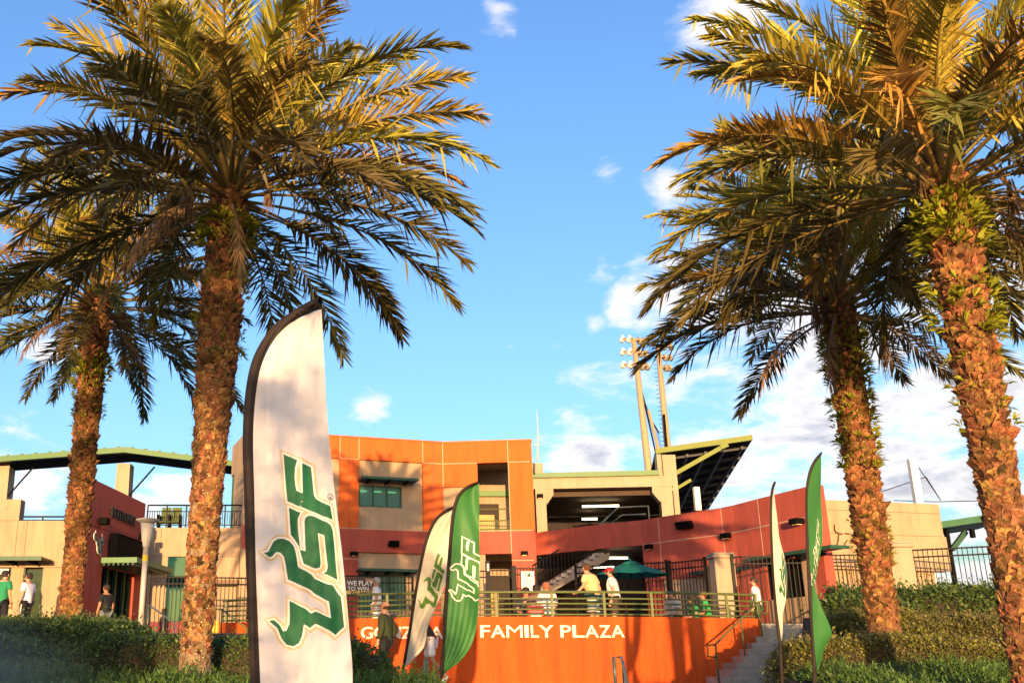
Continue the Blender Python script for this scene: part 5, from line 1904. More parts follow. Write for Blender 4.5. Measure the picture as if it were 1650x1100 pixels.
feather_flag('sun-tinted white feather flag seen nearly edge-on beside the steps',
             [(1247, 775), (1243, 784), (1240, 805), (1240, 850), (1243, 910), (1248, 980), (1255, 1040), (1262, 1110)],
             [(1247, 775), (1252, 820), (1256, 860), (1264, 900), (1267, 935), (1266, 965), (1261, 990), (1262, 1020), (1259, 1050)], 12.5, 0.08, CLOTH_SUN,
             lambda u, v: 0.03 * u * math.sin(8 * v) + 0.012 * u * math.sin(21 * v),
             affine(src3, [(1259, 888), (1253, 940), (1262, 962)]), [(0, PR_GREEN, 0.008, 'logo_letter')], 3.0, -1.0, 3)
feather_flag('twisted green feather flag with white outlined logo at right, by the hedge',
             [(1322, 728), (1310, 742), (1301, 765), (1297, 800), (1298, 860), (1301, 930), (1305, 1000), (1309, 1060), (1313, 1110)],
             [(1322, 728), (1325, 780), (1327, 830), (1325, 870), (1319, 905), (1311, 938), (1313, 955), (1324, 985), (1335, 1008), (1339, 1022), (1331, 1040), (1324, 1066), (1316, 1085)], 11.7, 0.10, CLOTH_G,
             lambda u, v: 0.04 * u * math.sin(7 * v) + 0.016 * u * math.sin(18 * v + 4 * u),
             affine(src3, [(1318, 836), (1305, 925), (1311, 940)]), [(15, PR_WHITE, 0.012, 'logo_outline'), (0, CLOTH_G, 0.014, 'logo_letter')], 3.6, -1.0, 3)

# ------------------------------------------------------------------ hedges and ground cover
HLEAF = mat('hedge_leaf', (0.115, 0.115, 0.026), 0.5, 0.25, 3.0, island=0.5, spec=0.35, trans=0.15)
HLEAF_W = mat('warm_hedge_leaf', (0.15, 0.15, 0.026), 0.5, 0.25, 3.0, island=0.5, spec=0.35, trans=0.15)
HLEAF_D = mat('deep_hedge_leaf', (0.062, 0.105, 0.022), 0.5, 0.25, 3.0, island=0.5, spec=0.35, trans=0.15)
TWIG = mat('hedge_twigs', (0.035, 0.026, 0.014), 0.9, 0.3, 5)
DRYTWIG = mat('bare_twig', (0.15, 0.10, 0.055), 0.9, 0.3, 5, island=0.4)
JUN = mat('juniper_spray', (0.065, 0.125, 0.022), 0.6, 0.25, 3.0, island=0.45, trans=0.1)


def hedge(label, c, half, rz, zb, zt, m, density=2300, leaf=0.030, e_=5.0, seed=1, fuzz=0.035, twigs=0, name='clipped_hedge', bumps=0.045, zslope=(0, 0), core=True):
    """rounded-box hedge: a core of twigs wrapped in thousands of leaves"""
    rg = np.random.default_rng(seed)
    hx, hy = half
    hz = zt - zb
    g = thing(name, label, 'hedge', (c[0], c[1], zb), group='clipped hedges')
    area = 2 * (hx + hy) * 2 * hz + 4 * hx * hy
    n = int(area * density)
    # sample directions on a box, push to the superellipsoid
    face = rg.random(n)
    at_, as_ = 4 * hx * hy, 2 * hz * hx
    ax_ = 2 * hz * hy
    tot = at_ + 2 * as_ + 2 * ax_
    a, b = rg.uniform(-1, 1, n), rg.uniform(-1, 1, n)
    q = np.zeros((n, 3))
    k1, k2 = at_ / tot, (at_ + as_) / tot
    k3, k4 = (at_ + 2 * as_) / tot, (at_ + 2 * as_ + ax_) / tot
    s = face < k1
    q[s] = np.c_[a[s], b[s], np.ones(s.sum())]
    s = (face >= k1) & (face < k2)
    q[s] = np.c_[a[s], -np.ones(s.sum()), (b[s] + 1) / 2]
    s = (face >= k2) & (face < k3)
    q[s] = np.c_[a[s], np.ones(s.sum()), (b[s] + 1) / 2]
    s = (face >= k3) & (face < k4)
    q[s] = np.c_[-np.ones(s.sum()), a[s], (b[s] + 1) / 2]
    s = face >= k4
    q[s] = np.c_[np.ones(s.sum()), a[s], (b[s] + 1) / 2]

    def shape(q):
        nrm_ = (np.abs(q) ** e_).sum(1) ** (1 / e_)
        p = q / nrm_[:, None]
        wob = 1 + bumps * (np.sin(p[:, 0] * hx * 3.1 + seed) * np.cos(p[:, 1] * hy * 2.7 + 2 * seed) + 0.6 * np.sin(p[:, 0] * hx * 7.3 + p[:, 2] * hz * 6 + seed))
        return p, wob

    p, wob = shape(q)
    nr = np.sign(p) * np.abs(p) ** (e_ - 1) / np.array([hx, hy, hz])
    nr /= np.linalg.norm(nr, axis=1)[:, None]
    sc = np.array([hx, hy, hz])
    stray = np.where(rg.random(n) < 0.07, np.abs(rg.normal(0, fuzz * 2.2, n)), 0)      # shoots that outgrew the shears
    P = p * sc * wob[:, None] + nr * (rg.normal(0, fuzz, n) + stray)[:, None]
    # leaf quads
    d = nr * 0.7 + rg.normal(0, 0.75, (n, 3))
    d /= np.linalg.norm(d, axis=1)[:, None]
    r_ = rg.normal(0, 1, (n, 3))
    w = np.cross(d, r_)
    w /= np.linalg.norm(w, axis=1)[:, None]
    l_ = leaf * rg.uniform(.55, 1.75, n)[:, None]
    V = np.stack([P, P + d * l_ * .5 + w * l_ * .34, P + d * l_, P + d * l_ * .5 - w * l_ * .34], 1).reshape(-1, 3)
    co, si = math.cos(rz), math.sin(rz)

    def place(V):
        x, y = V[:, 0] * co - V[:, 1] * si, V[:, 0] * si + V[:, 1] * co
        zt_ = V[:, 2] + zb + (V[:, 2] / hz) * (zslope[0] * V[:, 0] + zslope[1] * V[:, 1])
        return np.c_[x + c[0], y + c[1], zt_]

    V = place(V)
    # sculpted core
    gx, gy = 30, 20
    cv, cf = [], []
    uu = np.linspace(0, 2 * math.pi, 49)[:-1]
    ph = np.linspace(0, math.pi / 2, 14)
    for t in ph:
        for u in uu:
            cv.append((math.cos(u) * math.cos(t), math.sin(u) * math.cos(t), math.sin(t)))
    cv = np.array(cv)
    big = np.max(np.abs(cv), axis=1)
    pc, wc = shape(cv / big[:, None])
    cvp = place(pc * sc * wc[:, None] * 0.965)
    for j in range(13):
        for i in range(48):
            a_, b_ = j * 48 + i, j * 48 + (i + 1) % 48
            cf.append((a_, b_, b_ + 48, a_ + 48))
    if core:
        MB().add([tuple(v) for v in cvp], cf).build('branches', TWIG, g, smooth=True)
    o = link(bpy.data.objects.new('foliage', np_mesh('foliage', V, np.arange(4 * n), np.full(n, 4), m)), g)
    o['kind'] = 'stuff'
    if twigs:
        i_ = rg.integers(0, n, twigs)
        A = P[i_] - nr[i_] * 0.03
        D = nr[i_] * 0.5 + rg.normal(0, .8, (twigs, 3))
        D /= np.linalg.norm(D, axis=1)[:, None]
        Wd = np.cross(D, rg.normal(0, 1, (twigs, 3)))
        Wd = Wd / np.linalg.norm(Wd, axis=1)[:, None] * 0.0035
        ln = rg.uniform(.06, .17, twigs)[:, None]
        TV = place(np.stack([A - Wd, A + Wd, A + D * ln + Wd * .4, A + D * ln - Wd * .4], 1).reshape(-1, 3))
        o = link(bpy.data.objects.new('bare_twigs', np_mesh('bare_twigs', TV, np.arange(4 * twigs), np.full(twigs, 4), DRYTWIG)), g)
        o['kind'] = 'stuff'
    return g


def hz_(px, y, Y):
    return zz(y, Y)


hedge('long low dark hedge running behind the big palm base and the white flag', (-1.87, 12.9), (2.02, 0.42), 0, 0.05, 0.615, HLEAF_D, 2600, seed=2)
hedge('broad rounded hedge mound around the far left palm', (-5.45, 15.9), (2.05, 1.7), 0, 0.2, 0.96, HLEAF_D, 1900, 0.034, 3.2, seed=3, zslope=(0.03, 0.05))
hedge('low hedge spilling off the left edge in front of the mound', (-6.1, 13.2), (2.2, 0.9), 0, 0.0, 0.66, HLEAF_D, 2000, 0.034, 3.2, seed=4)
hedge('front right clipped hedge beside the steps with sunlit golden top', (6.45, 13.5), (1.46, 0.50), 0.04, 0.0, 0.63, HLEAF_W, 2900, 0.028, 6, seed=5, twigs=2200)
hedge('clipped hedge block running off the right edge in front of the palm', (8.9, 13.2), (1.1, 0.8), -0.1, 0.0, 0.68, HLEAF_W, 2600, 0.030, 5, seed=6, twigs=1800)
hedge('rounded hedge left of the right-hand palm base behind the green flag', (7.32, 15.8), (0.62, 0.7), 0.1, 0.3, 1.10, HLEAF_W, 2500, 0.030, 3.4, seed=7, twigs=1200)
hedge('wide twiggy hedge mound right of the palm base', (9.05, 15.9), (1.9, 1.2), 0.0, 0.3, 1.0, HLEAF, 2200, 0.030, 3.4, seed=8, twigs=5200)
hedge('tall dark leafy hedge along the fence at far right', (11.9, 20.6), (3.4, 0.7), -0.06, 0.8, 1.74, HLEAF_D, 1300, 0.055, 4.5, seed=9, fuzz=0.07, bumps=0.07)
hedge('small dark hedge beside the upper handrail', (9.0, 19.6), (0.75, 0.6), 0, 0.8, 1.62, HLEAF_D, 1500, 0.045, 3.5, seed=10, fuzz=0.06)
# unseen foliage added behind the viewer to shade the left hedges and white flag
hedge('added screen hedge behind the viewer, shading the left hedges', (-9.5, -6.0), (5.6, 0.6), 0, -1.35, 2.05, HLEAF_D, 160, 0.10, 6, seed=12)
hedge('added leafy screen behind the viewer, thinning the sun on the white flag', (-1.27, -4.0), (0.52, 0.4), 0, -1.35, 3.55, HLEAF_D, 1650, 0.030, 6, seed=13, core=False, fuzz=0.15)


def juniper(label, name, x0, x1, y0, y1, zf, count, seed, size=0.2, m=JUN):
    """feathery sprays rising from the bed"""
    rg = np.random.default_rng(seed)
    V, n = [], 0
    for k in range(count):
        x, y = rg.uniform(x0, x1), rg.uniform(y0, y1)
        z = zf(x, y) + 0.03 * math.sin(5 * x) + 0.03 * math.cos(7 * y + 3 * x)
        d = np.array([rg.normal(0, .6), rg.normal(-.25, .5), rg.uniform(.35, 1.0)])
        d /= np.linalg.norm(d)
        s1 = np.cross(d, rg.normal(0, 1, 3))
        s1 /= np.linalg.norm(s1)
        L_ = size * rg.uniform(.6, 1.3)
        o = np.array([x, y, z - 0.04])
        for j in range(8):
            t = j / 8
            b = o + d * L_ * t
            sd = 1 if j % 2 else -1
            dd = d * .75 + s1 * sd * (.75 - .4 * t) + rg.normal(0, .18, 3)
            dd /= np.linalg.norm(dd)
            l2 = L_ * (.42 - .2 * t)
            w = np.cross(dd, rg.normal(0, 1, 3))
            w = w / np.linalg.norm(w) * l2 * .13
            V += [b, b + dd * l2 * .5 + w, b + dd * l2, b + dd * l2 * .5 - w]
            n += 1
    o = bpy.data.objects.new(name, np_mesh(name, np.array(V), np.arange(4 * n), np.full(n, 4), m))
    link(o)
    tag(o, label, 'ground cover', kind='stuff')
    return o


def mound(name, x0, x1, y0, y1, zf, n=30):
    grid_sheet(name, x0, x1, y0, y1, n, lambda x, y: zf(x, y) - 0.07, SOIL)


jl = lambda x, y: -0.13 + min(0.16, -0.2 + 0.17 * (y - 9.0)) + (0.22 if x < -3.0 else 0.0) * min(1, max(0, (-3.0 - x) / 1.6)) + 0.10
juniper('feathery green juniper ground cover along the left bed', 'juniper_cover', -6.3, 0.55, 9.4, 12.3, jl, 5200, 31, 0.2)
mound('juniper_bed_left', -6.8, 0.6, 9.2, 12.4, jl)
jr = lambda x, y: 0.10 + 0.03 * (x - 6) - 0.10 * (11.2 - y)
juniper('bright juniper ground cover at the bottom right', 'juniper_cover', 4.9, 8.2, 9.8, 12.9, jr, 3000, 32, 0.2)
mound('juniper_bed_right', 4.8, 8.4, 9.6, 13.0, jr)

# ------------------------------------------------------------------ people
SKINS = {'fair': mat('fair_skin', (0.52, 0.27, 0.17), 0.6, 0.06, 6), 'tan': mat('tanned_skin', (0.40, 0.19, 0.10), 0.6, 0.06, 6), 'brown': mat('brown_skin', (0.16, 0.075, 0.04), 0.6, 0.06, 6)}
BASEJ = dict(pelvis=(0, 0, .95), spine=(0, -.01, 1.12), chest=(0, .0, 1.30), neckb=(0, -.01, 1.45), neck=(0, .005, 1.51), jaw=(0, .035, 1.57), head=(0, .015, 1.635), crown=(0, 0, 1.69),
             sh=(.175, -.01, 1.41), el=(.245, -.04, 1.14), wr=(.25, .05, .91), ha=(.245, .075, .84), hip=(.09, 0, .91), kn=(.10, .03, .50), an=(.10, -.02, .10), toe=(.105, .13, .04))


def skin_obj(name, V, E_, RAD, m, parent, root=0, sub=2):
    me = bpy.data.meshes.new(name)
    me.from_pydata([tuple(v) for v in V], E_, [])
    o = bpy.data.objects.new(name, me)
    link(o, parent)
    md = o.modifiers.new('skin', 'SKIN')
    md.use_smooth_shade = True
    for i, rr in enumerate(RAD):
        sv = me.skin_vertices[0].data[i]
        sv.radius = rr if hasattr(rr, '__len__') else (rr, rr)
        sv.use_root = (i == root)
    o.modifiers.new('subsurf', 'SUBSURF').levels = sub
    o.modifiers['subsurf'].render_levels = sub
    me.materials.append(m)
    return o


def person(label, loc, rz, h=1.75, skin='fair', shirt=(0.5, 0.5, 0.5), sleeve='short', pants=(0.05, 0.05, 0.06), legs='long', head=('hair', (0.08, 0.05, 0.03)),
           pose=None, belly=0.0, jacket=False, stripes=None, shoe=(0.5, 0.5, 0.5), glasses=False, side_stripe=False, lean=None):
    J = {}
    for k, v in BASEJ.items():
        if k in ('sh', 'el', 'wr', 'ha', 'hip', 'kn', 'an', 'toe'):
            J[k + 'R'] = Vector(v)
            J[k + 'L'] = Vector((-v[0], v[1], v[2]))
        else:
            J[k] = Vector(v)
    for k, v in (pose or {}).items():
        J[k] = Vector(v)
    if lean:                       # bend the upper body at the hips: (dx, dy) at head height
        for k in J:
            if k[:2] in ('hi', 'kn', 'an', 'to') or k in (pose or {}):
                continue
            t = max(0, J[k].z - .95) / .7
            J[k] = J[k] + Vector((lean[0] * t, lean[1] * t, -0.12 * math.hypot(*lean) * t))
    s = h / 1.75
    for k in J:
        J[k] = J[k] * s
    g = thing('person', label, 'person', loc, rz)
    names = ['pelvis', 'spine', 'chest', 'neckb', 'neck', 'jaw', 'head', 'crown', 'shR', 'elR', 'wrR', 'haR', 'shL', 'elL', 'wrL', 'haL', 'hipR', 'knR', 'anR', 'toeR', 'hipL', 'knL', 'anL', 'toeL']
    idx = {n: i for i, n in enumerate(names)}
    V = [J[n] for n in names]
    rd = dict(pelvis=.125, spine=.115 + belly * .5, chest=.135, neckb=.085, neck=.056, jaw=.068, head=.092, crown=.07, sh=.06, el=.043, wr=.03, ha=.034, hip=.085, kn=.058, an=.042, toe=.036)
    RAD = [rd.get(n, rd.get(n[:-1], .05)) * s for n in names]
    E_ = [('pelvis', 'spine'), ('spine', 'chest'), ('chest', 'neckb'), ('neckb', 'neck'), ('neck', 'jaw'), ('jaw', 'head'), ('head', 'crown'),
          ('neckb', 'shR'), ('shR', 'elR'), ('elR', 'wrR'), ('wrR', 'haR'), ('neckb', 'shL'), ('shL', 'elL'), ('elL', 'wrL'), ('wrL', 'haL'),
          ('pelvis', 'hipR'), ('hipR', 'knR'), ('knR', 'anR'), ('anR', 'toeR'), ('pelvis', 'hipL'), ('hipL', 'knL'), ('knL', 'anL'), ('anL', 'toeL')]
    E_ = [(idx[a], idx[b]) for a, b in E_]
    # fingers and thumb, nose
    for sd in ('R', 'L'):
        d = (J['ha' + sd] - J['wr' + sd]).normalized()
        w = d.cross(Vector((1, 0, 0))).normalized() if abs(d.x) < .9 else d.cross(Vector((0, 0, 1))).normalized()
        curl = d.cross(w) * (-.25 if sd == 'R' else .25)
        for q, (off, ln) in enumerate(((-.024, .068), (-.008, .078), (.009, .074), (.025, .06))):
            a = J['ha' + sd] + (w * off + d * .03) * s
            b = a + (d * ln * .55) * s
            c = b + (d * ln * .45 + curl * ln) * s
            V += [a, b, c]
            RAD += [.0105 * s, .0095 * s, .007 * s]
            k = len(V)
            E_ += [(idx['ha' + sd], k - 3), (k - 3, k - 2), (k - 2, k - 1)]
        a = J['ha' + sd].lerp(J['wr' + sd], .4) + w * .035 * s
        b = a + (d * .035 + w * .012) * s
        V += [a, b]
        RAD += [.012 * s, .009 * s]
        k = len(V)
        E_ += [(idx['ha' + sd], k - 2), (k - 2, k - 1)]
    skin_obj('body', V, E_, RAD, SKINS[skin], g)
    # face and ears on the head
    hc = J['head']
    fwd = Vector((J['jaw'].x - J['neck'].x, .1, 0)).normalized() if abs(J['jaw'].x - J['neck'].x) > .02 else Vector((0, 1, 0))
    sdv = Vector((fwd.y, -fwd.x, 0))
    MB().path([hc + fwd * .085 * s + Vector((0, 0, .005)), hc + fwd * .115 * s + Vector((0, 0, -.03 * s)), hc + fwd * .09 * s + Vector((0, 0, -.045 * s))], [.008 * s, .016 * s, .01 * s], 6).build('nose', SKINS[skin], g, smooth=True)
    for q in (-1, 1):
        MB().path([hc + sdv * q * .088 * s + Vector((0, 0, -.03)), hc + sdv * q * .10 * s, hc + sdv * q * .09 * s + Vector((0, 0, .025))], [.012 * s, .018 * s, .01 * s], 6).build('ear', SKINS[skin], g, smooth=True)
        MB().lathe(tuple(hc + fwd * .083 * s + sdv * q * .034 * s + Vector((0, 0, .0))), [(.001, -.008), (.011, 0), (.001, .008)], 8).build('eye', BLACK, g)
    MB().path([hc + fwd * .086 * s + sdv * -.025 * s + Vector((0, 0, -.062 * s)), hc + fwd * .094 * s + Vector((0, 0, -.064 * s)), hc + fwd * .086 * s + sdv * .025 * s + Vector((0, 0, -.062 * s))], .006 * s, 5).build('mouth', mat('lips', (0.3, 0.1, 0.08)), g)
    if glasses:
        MB().path([hc + fwd * .03 * s + sdv * -.098 * s, hc + fwd * .10 * s + sdv * -.05 * s, hc + fwd * .112 * s, hc + fwd * .10 * s + sdv * .05 * s, hc + fwd * .03 * s + sdv * .098 * s], .014 * s, 6).build('sunglasses', BLACK, g)
    # clothing
    SM = mat('cloth_%.2f_%.2f_%.2f' % shirt, shirt, 0.85, 0.08, 5, 0.3, 12)
    PM = mat('cloth_%.2f_%.2f_%.2f' % pants, pants, 0.85, 0.08, 5, 0.3, 12)
    x = .022 * s
    hem = J['pelvis'] + Vector((0, 0, -.04 if not jacket else -.16)) * s
    sv = [hem, J['pelvis'] + Vector((0, 0, .04)), J['spine'] + Vector((0, belly * .4, 0)), J['chest'], J['neckb'] + Vector((0, 0, -.02))]
    sr_ = [.142 * s + x, .135 * s + x, (.125 + belly * .6) * s + x, .145 * s + x, .072 * s + x]
    se = [(0, 1), (1, 2), (2, 3), (3, 4)]
    for sd in ('R', 'L'):
        k = len(sv)
        if sleeve == 'long':
            sv += [J['sh' + sd], J['el' + sd], J['wr' + sd].lerp(J['el' + sd], .08)]
            sr_ += [.068 * s + x, .052 * s + x, .040 * s + x * .6]
            se += [(3, k), (k, k + 1), (k + 1, k + 2)]
        else:
            sv += [J['sh' + sd], J['sh' + sd].lerp(J['el' + sd], .72)]
            sr_ += [.068 * s + x, .060 * s + x]
            se += [(3, k), (k, k + 1)]
    skin_obj('jacket' if jacket else 'shirt', sv, se, sr_, SM, g)
    pv_ = [J['pelvis'] + Vector((0, 0, .02))]
    pr = [.128 * s + x * .7]
    pe = []
    for sd in ('R', 'L'):
        k = len(pv_)
        if legs == 'long':
            pv_ += [J['hip' + sd], J['kn' + sd], J['an' + sd] + Vector((0, 0, .02))]
            pr += [.088 * s + x, .066 * s + x * .8, .052 * s + x * .8]
            pe += [(0, k), (k, k + 1), (k + 1, k + 2)]
        else:
            pv_ += [J['hip' + sd], J['hip' + sd].lerp(J['kn' + sd], .88)]
            pr += [.092 * s + x, .080 * s + x]
            pe += [(0, k), (k, k + 1)]
    skin_obj('trousers' if legs == 'long' else 'shorts', pv_, pe, pr, PM, g)
    if stripes:
        for q in range(4):
            z = J['hipR'].lerp(J['knR'], .15 + .22 * q)
            zl = J['hipL'].lerp(J['knL'], .15 + .22 * q)
            for c in (z, zl):
                MB().lathe(tuple(c), [(.115 * s, -.022), (.122 * s, -.012), (.122 * s, .012), (.115 * s, .022)], 14).build('shorts_stripe', mat('stripe_cloth', stripes, 0.8), g, smooth=True)
    if side_stripe:
        for sd in ('R', 'L'):
            q = .095 * (1 if sd == 'R' else -1)
            MB().path([J['hip' + sd] + Vector((q * 1.1, 0, 0)), J['kn' + sd] + Vector((q * .85, 0, 0)), J['an' + sd] + Vector((q * .7, 0, .04))], .014, 5).build('side_stripe', WHITE, g)
    for sd in ('R', 'L'):
        a, t = J['an' + sd], J['toe' + sd]
        MB().path([a + (a - t).normalized() * .05 + Vector((0, 0, -.045)), a + Vector((0, 0, -.04)), t + Vector((0, 0, .005)), t + (t - a).normalized() * .09 + Vector((0, 0, -.0))], [.036 * s, .05 * s, .046 * s, .025 * s], 8).build('shoe', mat('shoe_%.2f' % shoe[0], shoe, 0.6), g, smooth=True)
    kind, hcol = head
    hm = mat('head_%.2f_%.2f_%.2f' % hcol, hcol, 0.8, 0.15, 30)
    top = hc + Vector((0, 0, .012))
    back = -fwd * (.012 if kind == 'hair' else .004)
    mb = MB()
    n = 14
    prof = [(.108, .0), (.110, .03), (.100, .065), (.075, .092), (.035, .106), (.005, .108)]
    if kind == 'hair':
        prof = [(.098, -.035)] + prof
    for r_, z in prof:
        for i in range(n):
            a = 2 * math.pi * i / n
            mb.v.append(tuple(top + back + (sdv * math.cos(a) * .93 + fwd * math.sin(a)) * r_ * s + Vector((0, 0, z * s + (-.03 * s if (kind == 'hair' and math.sin(a) < -.2 and z <= 0) else (.045 * s if kind == 'hair' and math.sin(a) > .5 and z <= 0.0 else 0))))))
    for i in range(len(prof) - 1):
        for k in range(n):
            a, b = i * n + k, i * n + (k + 1) % n
            mb.f.append((a, b, b + n, a + n))
            mb.m.append(0)
    if kind == 'cap':
        MB().lathe(tuple(hc - fwd * .034 * s), [(.074 * s, -.05 * s), (.088 * s, -.02 * s), (.09 * s, .02 * s)], 14).build('hair', mat('dark_hair', (0.035, 0.022, 0.015), 0.8, 0.2, 30), g, smooth=True)
        k0 = len(mb.v)
        pts = [(-.085, .05), (-.075, .135), (-.03, .175), (.03, .175), (.075, .135), (.085, .05)]
        for dz in (0.0, .012):
            for (a, b) in pts:
                mb.v.append(tuple(top + (sdv * a + fwd * b) * s + Vector((0, 0, (.004 + dz - .1 * max(0, b - .05)) * s))))
        mb.f += [(k0, k0 + 1, k0 + 2, k0 + 3, k0 + 4, k0 + 5), (k0 + 11, k0 + 10, k0 + 9, k0 + 8, k0 + 7, k0 + 6)] + [(k0 + i, k0 + 6 + i, k0 + 7 + i, k0 + 1 + i) for i in range(5)]
        mb.m += [0] * 7
    mb.build('cap' if kind == 'cap' else 'hair', hm, g, smooth=True)
    return g


def link_local(o, parent):
    return o


LEFT, RIGHT, AWAY, TOWARD = R(90), R(-90), 0.0, R(180)
SIT = dict(pelvis=(0, 0, .50), spine=(0, .0, .68), chest=(0, .04, .87), neckb=(0, .05, 1.02), neck=(0, .06, 1.08), jaw=(0, .10, 1.14), head=(0, .08, 1.205), crown=(0, .06, 1.26),
           shR=(.175, .05, .98), shL=(-.175, .05, .98), elR=(.24, .09, .72), elL=(-.24, .09, .72), wrR=(.16, .30, .66), wrL=(-.16, .30, .66), haR=(.13, .37, .66), haL=(-.13, .37, .66),
           hipR=(.10, .03, .49), hipL=(-.10, .03, .49), knR=(.12, .44, .50), knL=(-.12, .44, .50), anR=(.12, .42, .10), anL=(-.12, .42, .10), toeR=(.12, .57, .04), toeL=(-.12, .57, .04))
px_ = lambda px, y, Y, z: (xx(px, y, Y), Y, z)
person('man in dark green jacket and tan cap walking past the orange wall', px_(621, 1020, 24.0, 0.0), R(62), 1.79, 'fair', (0.030, 0.040, 0.014), 'long', (0.012, 0.012, 0.016), 'long', ('cap', (0.36, 0.19, 0.11)),
       jacket=True, belly=.03, pose=dict(elR=(.26, -.1, 1.14), wrR=(.25, -.02, .9), haR=(.25, .02, .83), anR=(.1, .2, .1), toeR=(.105, .35, .04), knR=(.1, .16, .5), anL=(-.1, -.25, .12), toeL=(-.1, -.11, .04)))
person('man in black top and white shorts behind the two middle flags', px_(694, 1040, 24.3, 0.0), R(75), 1.78, 'tan', (0.018, 0.012, 0.010), 'short', (0.72, 0.70, 0.70), 'short', ('hair', (0.05, 0.03, 0.02)),
       lean=(0, .38), shoe=(0.75, 0.75, 0.75), pose=dict(anR=(.1, .16, .1), toeR=(.105, .31, .04), knR=(.1, .14, .5), anL=(-.1, -.36, .18), toeL=(-.1, -.30, .05), knL=(-.1, -.06, .5)))
person('person in white shirt standing behind the railing next to the banner', px_(607, 950, 29.6, FLOOR), R(80), 1.72, 'fair', (0.78, 0.76, 0.74), 'short', (0.7, 0.68, 0.66), 'long', ('hair', (0.40, 0.34, 0.28)))
person('man in pale yellow shirt and striped shorts leaning on the plaza railing', px_(957, 950, 26.35, FLOOR), R(40), 1.80, 'fair', (0.66, 0.47, 0.22), 'short', (0.06, 0.13, 0.12), 'short', ('hair', (0.09, 0.035, 0.015)),
       lean=(-.12, .10), belly=.05, stripes=(0.6, 0.55, 0.45), pose=dict(elL=(-.36, .02, 1.18), wrL=(-.42, .14, 1.06), haL=(-.44, .19, 1.04)))
person('man in red cap and pale grey shirt beside the leaning man at the railing', px_(990, 950, 26.9, FLOOR), R(68), 1.76, 'fair', (0.62, 0.60, 0.55), 'short', (0.06, 0.045, 0.035), 'short', ('cap', (0.55, 0.015, 0.03)),
       lean=(0, .08), belly=.06, glasses=True)
person('seated person in brown shirt seen from behind beside the red cooler', px_(865, 970, 27.4, FLOOR), R(-15), 1.80, 'brown', (0.24, 0.13, 0.09), 'short', (0.04, 0.03, 0.03), 'long', ('hair', (0.02, 0.012, 0.01)), pose=SIT, belly=.08)
person('large seated person in white shirt seen from behind at the railing', px_(883, 970, 27.2, FLOOR), R(10), 1.86, 'tan', (0.74, 0.68, 0.58), 'short', (0.04, 0.04, 0.05), 'long', ('hair', (0.28, 0.10, 0.05)), pose=SIT, belly=.10)
person('seated person in black with black cap in front of the white notice', px_(848, 965, 29.4, FLOOR), R(170), 1.9, 'tan', (0.025, 0.025, 0.03), 'short', (0.03, 0.03, 0.04), 'long', ('cap', (0.015, 0.015, 0.015)), pose=SIT)
person('seated child in green shirt left of the pale gate pier', px_(1119, 975, 28.6, FLOOR), R(100), 1.5, 'tan', (0.02, 0.22, 0.06), 'short', (0.05, 0.05, 0.06), 'long', ('hair', (0.05, 0.03, 0.02)), pose=SIT)
person('seated person in bright green shirt next to the gate pier', px_(1138, 970, 28.9, FLOOR), R(80), 1.72, 'tan', (0.025, 0.30, 0.08), 'short', (0.05, 0.05, 0.06), 'long', ('hair', (0.10, 0.03, 0.02)), pose=SIT)
person('person in dark cap and patterned top seated under the gate', px_(1086, 970, 28.7, FLOOR), R(120), 1.72, 'fair', (0.45, 0.40, 0.36), 'short', (0.05, 0.05, 0.06), 'long', ('cap', (0.02, 0.02, 0.03)), pose=SIT)
person('person in white at the right end of the plaza railing', px_(1219, 970, 27.6, FLOOR), R(60), 1.55, 'fair', (0.74, 0.72, 0.68), 'short', (0.05, 0.12, 0.06), 'short', ('hair', (0.04, 0.03, 0.02)))
person('man in green t-shirt and black cap at the far left window', px_(4, 965, 29.0, FLOOR), R(-20), 1.86, 'fair', (0.02, 0.22, 0.10), 'short', (0.015, 0.015, 0.018), 'long', ('cap', (0.02, 0.02, 0.025)), belly=.04)
person('man in white t-shirt and striped black track pants by the left window', px_(43, 965, 28.6, FLOOR), R(70), 1.76, 'fair', (0.62, 0.64, 0.70), 'short', (0.015, 0.015, 0.018), 'long', ('cap', (0.03, 0.02, 0.02)), side_stripe=True, glasses=True)
person('person in black t-shirt and grey shorts at the ticket window', px_(169, 985, 30.4, FLOOR - .15), R(55), 1.74, 'tan', (0.012, 0.012, 0.014), 'short', (0.16, 0.17, 0.18), 'short', ('hair', (0.03, 0.02, 0.015)))

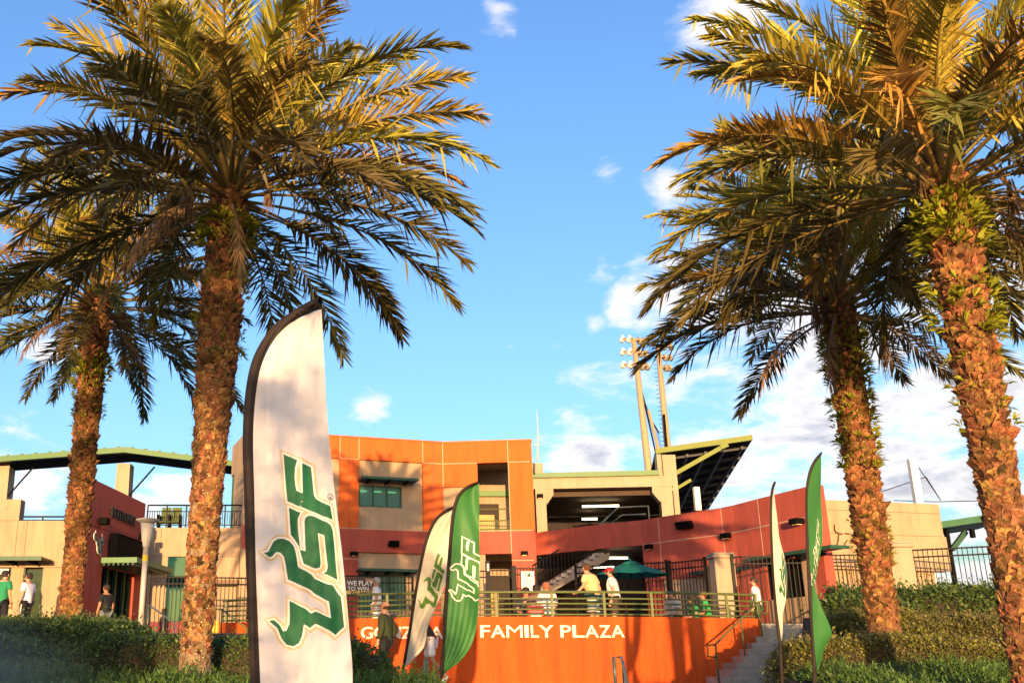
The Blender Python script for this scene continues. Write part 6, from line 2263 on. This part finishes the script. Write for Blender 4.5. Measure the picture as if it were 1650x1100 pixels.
# ------------------------------------------------------------------ plaza furniture
um = thing('patio_umbrella', 'dark green patio umbrella open over the plaza', 'umbrella', (xx(1016, 920, 30.0), 30.0, FLOOR))
uc = Vector((xx(1016, 912, 30), 30.0, zz(902, 30.0)))
UG = mat('umbrella_green', (0.008, 0.145, 0.085), 0.7, 0.06, 3, trans=0.12)
RU, HU, NS = 1.06, 0.42, 8
for k in range(NS):
    a0, a1 = 2 * math.pi * k / NS + .2, 2 * math.pi * (k + 1) / NS + .2
    mb = MB()
    rows = [(0.20, -.10), (0.45, -.20), (0.75, -.31), (1.0, -.42)]
    for r_, z in rows:
        for q in range(5):
            a = a0 + (a1 - a0) * q / 4
            sag = -0.03 * math.sin(math.pi * q / 4) * r_
            rr = RU * r_ * (math.cos(math.pi / NS) / math.cos((q / 4 - .5) * 2 * math.pi / NS))
            mb.v.append((uc.x + rr * math.cos(a), uc.y + rr * math.sin(a), uc.z + z + sag))
    for i in range(3):
        for q in range(4):
            a = i * 5 + q
            mb.f.append((a, a + 1, a + 6, a + 5))
            mb.m.append(0)
    mb.build('canopy_panel', UG, um, smooth=True)
    MB().path([(uc.x, uc.y, uc.z - .1), (uc.x + RU * math.cos(a0), uc.y + RU * math.sin(a0), uc.z - .44)], 0.012, 5).build('rib', BLACK, um)
MB().lathe(tuple(uc), [(0.30, -.125), (0.18, -.055), (0.02, 0.0), (0.018, .0), (.03, .03), (.01, .06)], 16).build('vent_cap', UG, um, smooth=True)
MB().path([(uc.x, uc.y, FLOOR), (uc.x, uc.y, uc.z)], 0.025, 8).build('pole', BLACK, um)
MB().lathe((uc.x, uc.y, FLOOR), [(0.28, 0), (0.28, .06), (0.06, .10), (0.05, .3)], 16).build('base', BLACK, um)
ck = thing('drinks_cooler', 'red cooler box with white label behind the railing', 'cooler', (xx(862, 985, 26.6), 26.6, FLOOR))
cx_ = xx(862, 985, 26.6)
RC = mat('red_plastic', (0.55, 0.04, 0.03), 0.4, 0.05)
MB().box(cx_ - .2, cx_ + .2, 26.45, 26.75, FLOOR + .35, FLOOR + .66).build('box', RC, ck, bevel=0.03)
MB().box(cx_ - .21, cx_ + .21, 26.44, 26.76, FLOOR + .663, FLOOR + .73).build('lid', RC, ck, bevel=0.02)
MB().box(cx_ - .12, cx_ + .13, 26.444, 26.449, FLOOR + .48, FLOOR + .57).build('label_strip', WHITE, ck)
for sx in (-.17, .17):
    for sy in (26.5, 26.7):
        MB().box(cx_ + sx - .02, cx_ + sx + .02, sy - .02, sy + .02, FLOOR, FLOOR + .349).build('stand_leg', BLACK, ck)

# ------------------------------------------------------------------ drifting smoke low at the left
def smoke_puff():
    m = bpy.data.materials.new('thin_smoke')
    m.use_nodes = True
    N, L = m.node_tree.nodes, m.node_tree.links
    N.remove(N['Principled BSDF'])
    vol = N.new('ShaderNodeVolumePrincipled')
    vol.inputs['Color'].default_value = (0.85, 0.86, 0.88, 1)
    vol.inputs['Anisotropy'].default_value = 0.2
    tc = N.new('ShaderNodeTexCoord')
    ln = N.new('ShaderNodeVectorMath')
    ln.operation = 'LENGTH'
    L.new(tc.outputs['Object'], ln.inputs[0])
    mr = N.new('ShaderNodeMapRange')
    mr.interpolation_type = 'SMOOTHSTEP'
    mr.inputs['From Min'].default_value = 1.0
    mr.inputs['From Max'].default_value = 0.1
    mr.inputs['To Min'].default_value = 0.0
    mr.inputs['To Max'].default_value = 0.8
    L.new(ln.outputs['Value'], mr.inputs['Value'])
    no = N.new('ShaderNodeTexNoise')
    no.inputs['Scale'].default_value = 1.6
    no.inputs['Detail'].default_value = 3
    L.new(tc.outputs['Object'], no.inputs['Vector'])
    mu_ = N.new('ShaderNodeMath')
    mu_.operation = 'MULTIPLY'
    L.new(mr.outputs[0], mu_.inputs[0])
    L.new(no.outputs['Fac'], mu_.inputs[1])
    L.new(mu_.outputs[0], vol.inputs['Density'])
    L.new(vol.outputs[0], N['Material Output'].inputs['Volume'])
    bm = bmesh.new()
    bmesh.ops.create_icosphere(bm, subdivisions=3, radius=1.0)
    me = bpy.data.meshes.new('smoke')
    bm.to_mesh(me)
    bm.free()
    me.materials.append(m)
    o = bpy.data.objects.new('smoke', me)
    o.location = (-4.35, 9.4, 0.15)
    o.scale = (2.1, 1.1, 0.85)
    link(o)
    tag(o, 'thin grey smoke drifting over the left hedges', 'smoke', kind='stuff')


smoke_puff()
